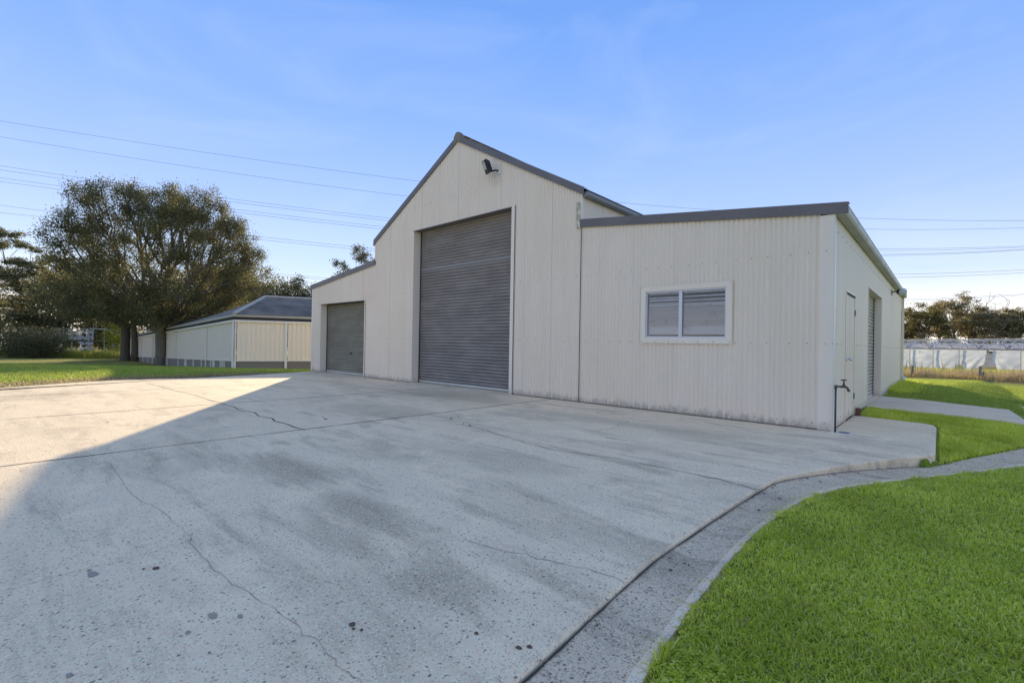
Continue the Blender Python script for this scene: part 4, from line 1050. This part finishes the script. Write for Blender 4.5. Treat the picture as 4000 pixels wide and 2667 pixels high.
# gum trees in a row behind the greenhouse on the right
gums = [(.835, 112, 12.2, 8.5), (.868, 105, 13.0, 9.5), (.905, 118, 13.6, 8.5), (.935, 108, 15.4, 10), (.968, 112, 14.6, 9.5), (1.0, 104, 11.5, 9.5), (1.035, 110, 12.6, 8.5), (1.075, 106, 13.4, 9.5), (.80, 112, 12, 9), (1.12, 110, 13, 10)]
glab = ['gum tree second from the shed wall in the row behind the greenhouse', 'gum with a domed crown third from the shed wall', 'slender gum in the dip left of the tallest gum', 'tallest gum tree behind the greenhouse, flat topped', 'tall gum just right of the tallest one, spreading top',
        'low bushy gum right of the two tallest gums', 'thin gum near a bare dead tree behind the greenhouse', 'gum with a layered crown near the right frame edge', 'gum tree right beside the far shed wall, lowest of the row', 'gum tree cut by the right frame edge']
for k, ((t, dep, H, W), lab) in enumerate(zip(gums, glab)):
    make_tree(cp(t * dep, dep, -1.1), H, W, H * .42, 150, 62, .42, .17, ('leaf_gum', 'leaf_brown', 'leaf_gum')[k % 3], 'bark_p' if k % 2 else 'bark_d', .22, label=lab, group='gum trees behind the greenhouse', clumps=30, lump=.35, zmin=-1.0, flat=.6)
# scrub under the gums
def scrub(c0, c1, dep0, dep1, H, n, mt, label, size=.2):
    P = []
    for i in range(n):
        t = random.uniform(c0, c1); dd = random.uniform(dep0, dep1); x, y, z = cp(t * dd, dd, -1.1)
        P.append((x, y, z + random.uniform(.1, 1) ** 1.0 * H * (.7 + .3 * math.sin(t * 90))))
    leaves('scrub', P, 26, .5, size, mt, None)
    o = COL.objects[-1]; setp(o, label, 'scrub', None, 'stuff')
scrub(.79, 1.15, 98, 112, 5.0, 1500, 'leaf_gum', 'brown-green understorey below the gums behind the greenhouse')
scrub(.79, 1.15, 112, 124, 7.2, 1700, 'leaf_brown', 'dark thicket behind the gum trunks on the right')
scrub(-1.15, -.62, 84, 100, 5.2, 1700, 'leaf_brown', 'low scrub behind the derelict greenhouse on the left')
scrub(-.64, -.33, 92, 100, 5.5, 700, 'leaf_dark', 'dark thicket behind the low hall')
# dead trees
def dead(loc, H, label):
    r = empty('dead_tree', loc, label=label, cat='tree')
    T = envelope(45, (0, 0, H * .72), (2.6, 2.6, H * .30), lump=.2); N, par, R, lf = skeleton([(0, 0, -.2), (0, 0, H * .2), (.1, 0, H * .4)], T, step=1.2, tip=.022, path_w=.5)
    limbs('trunk', N, par, R, 'bark_p', r)
dead(cp(1.022 * 102, 102, -1.1), 15.6, 'bare dead tree rising above the gums near the right edge'); dead(cp(.985 * 116, 116, -1.1), 14.8, 'bare thin branches left of the taller dead tree')

# ------------------------------------------------------------------ low cream hall on the left
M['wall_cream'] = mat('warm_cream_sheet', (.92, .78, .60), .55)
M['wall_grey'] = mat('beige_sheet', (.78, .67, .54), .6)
M['white'] = mat('white_painted_timber', (.84, .77, .68), .5)
M['plinth'] = mat('grey_base_board', (.24, .21, .18), .8)
M['eave_gap_dark'] = mat('eave_gap_shade', (.05, .05, .055), .7)
M['hall_gutter'] = mat('beige_gutter', (.45, .42, .37), .6)
def corr_m():
    m = mat('weathered_hall_roof', (.3, .27, .23), .8, 0, .15); t = NT(m)
    t.base(t.ramp(t.noise(t.geo(), .9, 5, .6), [(.35, (.17, .145, .12)), (.7, (.32, .28, .225))])); return m
M['hall_roof'] = corr_m()
def hall():
    D0 = 24.0; K = D0 / 20; ZK = lambda z: 1.152 + (z - 1.152) * K
    c0 = np.array(cp((918 - 2000) / 1845.18 * D0, D0, 0))[:2]; c1 = np.array(cp((1219 - 2000) / 1845.18 * 21.25 * K, 21.25 * K, 0))[:2]
    c2 = np.array(cp((505 - 2000) / 1845.18 * 46.5 * K, 46.5 * K, 0))[:2]
    c1 = c0 + (c1 - c0) * 2.0; 
    r = empty('hall', (c0[0], c0[1], 0), label='long low cream hall with a dark hipped roof at the left of the shed', cat='building')
    O = np.array([c0[0], c0[1], 0])
    def Z(s, near, far): return ZK(near + (far - near) * s)
    def pt(side, s, z, out=0.0):
        e = (c1 if side == 'f' else c2) - c0; L = np.linalg.norm(e); e = e / L; n = np.array([e[1], -e[0]]) if side == 'f' else np.array([-e[1], e[0]])
        # outward = towards the camera side
        toc = CAM_P[:2] - c0; n = n if n @ toc > 0 else -n
        p = c0 + e * L * s + n * out; return np.array([p[0], p[1], z]) - O
    Lf, Ll = np.linalg.norm(c1 - c0), np.linalg.norm(c2 - c0)
    top = lambda side, s: ZK(1.87) if side == 'f' else Z(s, 1.87, .93)
    bot = lambda side, s: ZK(.24) if side == 'f' else Z(s, .24, -.72)
    def strip(side, s0, s1, zf0, zf1, out, th, name, mt, parent=r, n=1):
        """board following the wall: between zf0(s) and zf1(s)"""
        v = []
        for s in (s0, s1):
            for o_, zz in ((out, zf0(s)), (out + th, zf0(s)), (out + th, zf1(s)), (out, zf1(s))): v.append(tuple(pt(side, s, zz, o_)))
        return mesh(name, v, [(0, 1, 2, 3)[::-1], (4, 5, 6, 7), (0, 4, 5, 1)[::1], (1, 5, 6, 2), (2, 6, 7, 3), (3, 7, 4, 0)], mt, parent)
    def ribbed(side, s0, s1, mt, pitch=.30, rib=.012):
        L = (Lf if side == 'f' else Ll) * (s1 - s0); nr_ = max(1, int(L / pitch)); v = []; f = []; q = []
        for i in range(nr_):
            a = i / nr_; q += [(a + 0 / nr_, 0.02), (a + .44 / nr_, 0.02), (a + .50 / nr_, -.012), (a + .94 / nr_, -.012)]
        q.append((1, .02))
        for i, (a, o_) in enumerate(q):
            s = s0 + (s1 - s0) * a; v += [tuple(pt(side, s, bot(side, s), o_)), tuple(pt(side, s, top(side, s), o_))]
            if i: f.append((2 * i - 2, 2 * i, 2 * i + 1, 2 * i - 1))
        mesh('wall_panel', v, f, mt, r)
    # front panels and posts: post seen right of the corner, repeated along the wall
    e = (926 - 918, 0)
    fp = [0, .325, .65, .975]
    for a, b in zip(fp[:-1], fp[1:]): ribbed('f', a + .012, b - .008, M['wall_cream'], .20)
    for s in fp: strip('f', s - .008 if s else 0, s + .008, lambda q: ground_z(*(c0 + (c1 - c0) * q)) - .1, lambda q: ZK(1.87), .0, .075, 'post', M['white'])
    # side panels
    def s_of(u):
        # parameter on the side wall seen at column u
        k = (u - 2000) / 1845.18; a = c0 - CAM_P[:2]; b = c2 - c0
        f2, r2 = FWD[:2], RGT[:2]; return float((k * (a @ f2) - a @ r2) / (b @ r2 - k * (b @ f2)))
    us = [905, 810.5, 690, 639, 600, 556, 508]; ps = [max(0, s_of(u)) for u in us]; ps[0] = 0; ps[-1] = 1
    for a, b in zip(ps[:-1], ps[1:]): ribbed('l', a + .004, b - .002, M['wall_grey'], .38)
    for s in ps: strip('l', max(0, s - .0012), s + .0018, lambda q: bot('l', q) - .05, lambda q: top('l', q), .015, .05, 'post', M['white' if s in (0, ps[-1]) else 'wall_grey'])
    strip('l', 0, .006, lambda q: ZK(-.3), lambda q: ZK(1.87), .0, .08, 'post', M['white'])
    for side, S in (('f', 1), ('l', 1)):
        strip(side, 0, S, lambda s: top(side, s), lambda s: top(side, s) + .10, .0, .10, 'top_rail', M['white'])
        strip(side, 0, S, lambda s: bot(side, s) - .05, lambda s: bot(side, s) + .0, .01, .035, 'bottom_rail', M['white'])
        strip(side, 0, S, lambda s: bot(side, s) - .75, lambda s: bot(side, s) - .05, -.06, .03, 'base_board', M['plinth'])
        strip(side, 0, S, lambda s: top(side, s) + .10, lambda s: top(side, s) + .32, -.05, .03, 'eave_gap_strip', M['eave_gap_dark'])  # solid dark strip painted in for the shaded gap under the eave
        strip(side, -.003, S, lambda s: top(side, s) + .26, lambda s: top(side, s) + .38, .02, .10, 'gutter', M['hall_gutter'])
    for cx in (1105, 1130, 1145, 1218, 1240, 1262, 1000, 1045, 905, 808, 822, 730, 590, 605, 435, 378, 325, 240):
        s = s_of(450 + cx / 2.94)
        if 0 < s < 1: w = .0014; strip('l', s - w, s + w, lambda q: bot('l', q) - .62, lambda q: bot('l', q) - .05, -.02, .05, 'stump', M['white'])
    # roof
    Lb = seen(1037, 1160.5, 23.6 * K); ef = (c1 - c0)
    R0 = np.array(Lb); 
    E0 = pt('f', -.004, ZK(1.87) + .38, .12); E0l = pt('l', -.002, ZK(1.87) + .38, .12); Ec = np.array([*(E0[:2] * .5 + E0l[:2] * .5), ZK(1.87) + .38]) + np.array([*( (CAM_P[:2] - c0) / np.linalg.norm(CAM_P[:2] - c0) * .04), 0])
    Ef = pt('f', 1.0, ZK(1.87) + .38, .12); El = pt('l', 1.0, ZK(.93) + .38, .12)
    Rf = R0 - O + np.array([*ef, 0]) * .95; Rl = seen(735, 1275, 44.0 * K) - O; R0l = R0 - O
    z3 = np.zeros(3)
    roof(Ec, Ef, R0l, Rf, 78, 'roof', 'hall_roof', .02, r, z3); roof(Ec, El, R0l, Rl, 150, 'roof', 'hall_roof', .02, r, z3)
    B().tube([Ec + (0, 0, .03), R0l + (0, 0, .03)], .09, 6).go('hip_cap', M['hall_gutter'], r)
    B().tube([R0l + (0, 0, .03), Rf + (0, 0, .03)], .09, 6).go('ridge_cap', M['hall_gutter'], r)
    # plain back faces so the hall is closed
    bk = R0l[:2]
    mesh('rear_roof', [tuple(R0l), tuple(Rf), (Rf[0] - 3, Rf[1] + 3.6, 1.6), (R0l[0] - 3.8, R0l[1] + 4.1, 1.6), tuple(Rl)], [(0, 1, 2, 3), (0, 3, 4)], M['hall_roof'], r)
hall()

# ------------------------------------------------------------------ greenhouse on the right
M['film'] = blade_m('plastic_film', (.74, .75, .78), (.77, .78, .80), (.80, .81, .83), .25)
M['film_d'] = blade_m('grey_roof_film', (.40, .40, .46), (.42, .42, .48), (.44, .44, .50), .35)
M['gal'] = mat('galvanised_tube', (.50, .49, .52), .45, .6)
M['gal_l'] = mat('pale_steel_post', (.50, .49, .46), .5, .2)
M['gutter_g'] = mat('dark_steel_gutter', (.13, .125, .12), .6)
def greenhouse():
    d0 = 65.0
    r = empty('greenhouse', cp(55, 55), label='old multi-span plastic greenhouse with bare hoops behind the wire fence', cat='greenhouse')
    O = np.array(r.location)
    G = lambda lat, dep, z: np.array(cp(lat, dep, z)) - O
    kk = list(range(-5, 7)); zg = 1.42; zb = -1.15; span = 5.66
    dep = lambda k: d0 * (1 - .0509 * k); lat = lambda k: d0 * (.8451 + .00387 * k)
    for b in range(4):
        for k in kk:
            a = G(lat(k) + b * span - (.16 if b == 0 else 0), dep(k), zb); t = G(lat(k) + b * span - (.16 if b == 0 else 0), dep(k), zg)
            if b < 2: B().tube([a, t], .04, 6).go('post', M['gal_l'], r)
            if b < 3:
                pts = [G(lat(k) + b * span + span * (1 - math.cos(PI * q / 12)) / 2 * 1.0, dep(k), zg + 1.30 * math.sin(PI * q / 12) ** .9) for q in range(13)]
                B().tube(pts, .055, 5, False).go('hoop', M['gal'], r)
                B().tube([G(lat(k) + (b + .5) * span, dep(k), zg), G(lat(k) + (b + .5) * span, dep(k), zg + 1.3)], .025, 5).go('king_post', M['gal_l'], r)
        a, z = kk[0], kk[-1]
        v = B(); v.tube([G(lat(a) + b * span, dep(a), zg), G(lat(z) + b * span, dep(z), zg)], .07, 6).go('gutter_beam', M['gutter_g'], r)
        if b < 3:
            B().tube([G(lat(a) + (b + .5) * span, dep(a), zg + 1.32), G(lat(z) + (b + .5) * span, dep(z), zg + 1.32)], .03, 5).go('ridge_tube', M['gal_l'], r)
    # grey film on the far spans, slumped into the valleys
    for b in (1, 2, 3):
        for k in range(-5, 6):
            if (b, k) in ((1, 0), (1, -3), (2, -1)): continue
            v = []; f = []; n = 8; w = 6
            for i in range(w + 1):
                for j in range(n + 1):
                    q = j / n * (.16 if b == 1 else .34); kx = k + i / w
                    zz = zg + 1.25 * math.sin(PI * q) ** .9 - .12 + .04 * math.sin(i * 1.9 + j)
                    v.append(tuple(G(lat(kx) + b * span + span * (1 - math.cos(PI * q)) / 2, dep(kx), zz)))
            f = [(i * (n + 1) + j, (i + 1) * (n + 1) + j, (i + 1) * (n + 1) + j + 1, i * (n + 1) + j + 1) for i in range(w) for j in range(n)]
            mesh('roof_film', v, f, M['film_d'], r, smooth=True)
    # side curtain, wrinkled and torn
    for k in range(-5, 6):
        nx, nz = 26, 16; v = []; f = []
        for i in range(nx + 1):
            for j in range(nz + 1):
                s, h = i / nx, j / nz; kx = k + s
                top = zg - .06; z = zb + (top - zb) * h
                out = .05 * math.sin(s * PI) * math.sin(h * PI) + .008 * math.sin((h * 9 + 5 * (s - .5) ** 2) * 2.6 + k) * math.sin(s * PI) + .006 * math.sin((s * 23) * (1 - h) + 3 * h)
                if k in (2, 3): out += .018 * math.sin(18 * math.atan2(1.02 - h, (s - (1 if k == 2 else 0)) + 1e-3)) * (1 - h + .1)
                v.append(tuple(G(lat(kx) - .05 - out, dep(kx), z)))
        def torn(s, h):
            nz_ = .06 * math.sin(s * 31) + .04 * math.sin(s * 57 + 2)
            if k == 1: return s > .86 and h < .52 - (1 - s) * 2.6 + nz_ and h > .02 or (s > .80 and h < .12)
            if k == 2: return (s < .17 and h < .30 - s * 1.3) or (s > .42 and h < (s - .42) * .80 + nz_ * .4) or (s > .93 - .12 * (1 - h) and h < .97)
            if k == 3: return (s < .10 + .42 * max(0, .52 - h) + nz_ * .3) and h < .96
            return h < .02
        f = [(i * (nz + 1) + j, (i + 1) * (nz + 1) + j, (i + 1) * (nz + 1) + j + 1, i * (nz + 1) + j + 1) for i in range(nx) for j in range(nz) if not torn((i + .5) / nx, (j + .5) / nz)]
        mesh('side_film', v, f, M['film'], r, smooth=True)
    # far side curtain seen through the gap
    v = [tuple(G(lat(-5) + 3 * span, dep(-5), zb)), tuple(G(lat(6) + 3 * span, dep(6), zb)), tuple(G(lat(6) + 3 * span, dep(6), zg - .5)), tuple(G(lat(-5) + 3 * span, dep(-5), zg - .5))]
    mesh('rear_film', v, [(0, 1, 2, 3)], M['film_d'], r)
greenhouse()
# derelict greenhouse behind the trees on the left
M['film_t'] = blade_m('tattered_film', (.55, .54, .52), (.60, .58, .56), (.64, .62, .60), .4)
def derelict():
    r = empty('greenhouse', cp(-.92 * 70, 70), label='derelict greenhouse frame with tattered white film behind the left trees', cat='greenhouse')
    O = np.array(r.location); G = lambda t, dep, z: np.array(cp(t * dep, dep, 1.152 + (z - 1.152) * 1.4)) - O
    D = 70.0; zb = -1.05
    for t in np.arange(-1.16, -.60, .033):
        t2 = t + random.uniform(-.004, .004); z1 = 1.85 if random.random() < .5 else 2.0
        B().tube([G(t2, D, zb), G(t2, D, z1)], .07, 5).go('post', M['gal_l'], r)
    for z in (1.9, .62): B().tube([G(-1.17, D, z), G(-.60, D, z + .05)], .07, 5).go('rail', M['gal_l' if z > 1 else 'gutter_g'], r)
    B().tube([G(-1.17, D + 6, 3.6), G(-.60, D + 6, 3.6)], .07, 5).go('rail', M['gal'], r)
    for t in np.arange(-1.15, -.60, .066):
        pts = [G(t, D + 12 * q / 10, 1.9 + 1.9 * math.sin(PI * q / 10)) for q in range(11)]
        B().tube(pts, .045, 5, False).go('hoop', M['gal'], r)
    i = 0
    for t in np.arange(-1.15, -.62, .033):
        for (z0, z1) in ((-.9, .55), (.75, 1.85)):
            if random.random() < .22: continue
            nx, nz = 8, 10; v = []; ph = random.uniform(0, 6)
            for a in range(nx + 1):
                for b in range(nz + 1):
                    s, h = a / nx, b / nz
                    v.append(tuple(G(t + .033 * s, D - .06 + .05 * math.sin(7 * s + ph + 3 * h), z0 + (z1 - z0) * h)))
            f = []
            for a in range(nx):
                for b in range(nz):
                    w = math.sin(a * 1.7 + ph) + math.sin(b * 1.3 + 2 * ph) + math.sin(a * b * .4 + ph) + random.uniform(-.9, .9)
                    if w < .75: f.append((a * (nz + 1) + b, (a + 1) * (nz + 1) + b, (a + 1) * (nz + 1) + b + 1, a * (nz + 1) + b + 1))
            mesh('film', v, f, M['film_t'], r, smooth=True)
derelict()
# tall yellow grass in front of it
def tall(c0, c1, dep0, dep1, n, h, w, mt, label, name='tall_grass', zo=-.05, lean=.35, pred=None):
    T = rng.uniform(c0, c1, n); Dp = rng.uniform(dep0, dep1, n)
    if pred is not None: k = pred(T, Dp); T, Dp = T[k], Dp[k]
    P = CAM_P[:2] + np.outer(T * Dp, RGT[:2]) + np.outer(Dp, FWD[:2])
    return blades(P, h, w, lean, zo, name=name, mt=mt, tri=True, kind='stuff', label=label, cat='grass')
tall(-1.15, -.60, 58, 65, 16000, 1.15, .07, 'grass_yel', 'tall yellow grass in front of the derelict greenhouse')
# weeds, fence and rough grass on the right
fd = lambda t: np.interp(t, [.70, .848, .991, 1.12], [33.2, 31.0, 28.0, 25.8])
tall(.80, 1.12, 0, 1, 10, .1, .05, 'grass_tan', 'x') if False else None
def fence_grass(n, off0, off1, h, w, mt, label, dens):
    T = rng.uniform(.78, 1.14, n); k = rng.uniform(0, 1, n) < dens(T); T = T[k]; Dp = fd(T) + rng.uniform(off0, off1, len(T))
    P = CAM_P[:2] + np.outer(T * Dp, RGT[:2]) + np.outer(Dp, FWD[:2])
    blades(P, h, w, .35, -.05, name='tall_grass', mt=mt, tri=True, kind='stuff', label=label, cat='grass')
fence_grass(9000, .0, 2.2, .62, .022, 'grass_tan', 'tall tan weeds along the wire fence', lambda t: .35 + .65 * (np.sin(t * 60) > .2) + .5 * (t > 1.04))
fence_grass(7000, -.5, .8, .32, .025, 'grass_dry', 'golden dry grass at the foot of the fence', lambda t: .4 + .6 * ((t > .93) & (t < .99)))
fence_grass(14000, 2.0, 20, .50, .05, 'grass_yel', 'rough green-yellow grass between fence and greenhouse', lambda t: .9 + t * 0)
fence_grass(260, 5, 9, 1.5, .06, 'leaf_dark', 'dark weed stalks rising in front of the greenhouse film', lambda t: .2 + .8 * (t < .87))
def bare():
    n = 60; v = []; 
    for i in range(n + 1):
        t = .80 + .34 * i / n
        for o_ in (-1.1, -.35):
            dd = fd(t) + o_ + .18 * math.sin(i * .9) + .1 * math.sin(i * 2.3); p = cp(t * dd, dd); v.append((p[0], p[1], p[2] - .012))
    mesh('soil_strip', v, [(2 * i, 2 * i + 2, 2 * i + 3, 2 * i + 1) for i in range(n)], M['soil'], None, kind='structure')
bare()
M['post_w'] = bark('weathered_post', (.16, .14, .12), (.32, .29, .25))
def fence():
    r = empty('wire_fence', cp(.93 * 29, 29), label='post and wire fence along the far lawn in front of the greenhouse', cat='fence'); O = np.array(r.location)
    ts = [.70, .848, .991, 1.12]; tops = []
    for i, t in enumerate(ts):
        dd = fd(t); p = np.array(cp(t * dd, dd)) - O; h = .72 if i != 2 else .76
        B().tube([p - (0, 0, .2), p + (0, 0, h * .6), p + (.01, 0, h)], [.085, .08, .075], 9).go('post', M['post_w'], r, smooth=True); tops.append(p)
        if i == 2: B().tube([p + (.15, .1, -.2), p + (.15, .1, .45)], .05, 7).go('post', M['post_w'], r, smooth=True)
    for z in (.2, .42, .64):
        pts = []
        for a, b in zip(tops[:-1], tops[1:]): pts += [a + (b - a) * q + np.array((0, 0, z - .03 * math.sin(PI * q))) for q in (0, .33, .66)]
        pts.append(tops[-1] + np.array((0, 0, z))); B().tube(pts, .006, 4, False).go('wire', M['gal'], r)
fence()

# ------------------------------------------------------------------ overhead lines
M['wire'] = mat('aluminium_conductor', (.16, .16, .17), .5, .5)
def wires():
    W = [([(0, 475), (612, 564.5), (1150, 642.7), (1632, 713.5), (3332, 848), (3680, 861), (4000, 864)], 80, 'highest overhead power line, passing above the tree'),
         ([(0, 538), (778, 645.5), (1499, 760), (1590, 773), (3360, 889), (3750, 895.6), (4000, 893)], 84, 'second overhead power line from the top'),
         ([(128, 668), (389, 706), (765, 755), (1499, 853), (3416, 970), (4000, 962)], 110, 'upper wire of the third overhead pair'),
         ([(100, 680), (389, 718), (765, 768), (1499, 863.6), (3430, 977), (4000, 967)], 110, 'lower wire of the third overhead pair'),
         ([(60, 705), (300, 735), (816, 800), (1499, 891), (3433, 991), (4000, 975)], 114, 'upper wire of the fourth overhead pair'),
         ([(60, 720), (300, 748), (842, 813), (1492, 902), (3440, 996), (4000, 978)], 114, 'lower wire of the fourth overhead pair'),
         ([(0, 802), (210, 829), (896, 910), (1467, 973), (3490, 1071), (4000, 1054)], 130, 'upper wire of the fifth overhead pair'),
         ([(0, 829), (188, 853), (896, 922), (1467, 982), (3495, 1084), (4000, 1065)], 132, 'lower wire of the fifth overhead pair'),
         ([(0, 950), (204, 974), (896, 1050), (3530, 1169), (4000, 1148)], 150, 'upper wire of the lowest overhead pair'),
         ([(0, 959), (204, 983), (896, 1058), (3530, 1175), (4000, 1153)], 150, 'lower wire of the lowest overhead pair')]
    for pts, dep, lab in W:
        u, v = np.array(pts, float).T; c = np.polyfit(u / 4000, v, 3); P = []
        for uu in np.linspace(-500, 4500, 60):
            vv = float(np.polyval(c, uu / 4000)); P.append(seen(uu, vv, dep))
        B().tube(P, dep * .00026, 4, False).go('power_line', M['wire'], None, label=lab, cat='power line', group='overhead power lines')
wires()
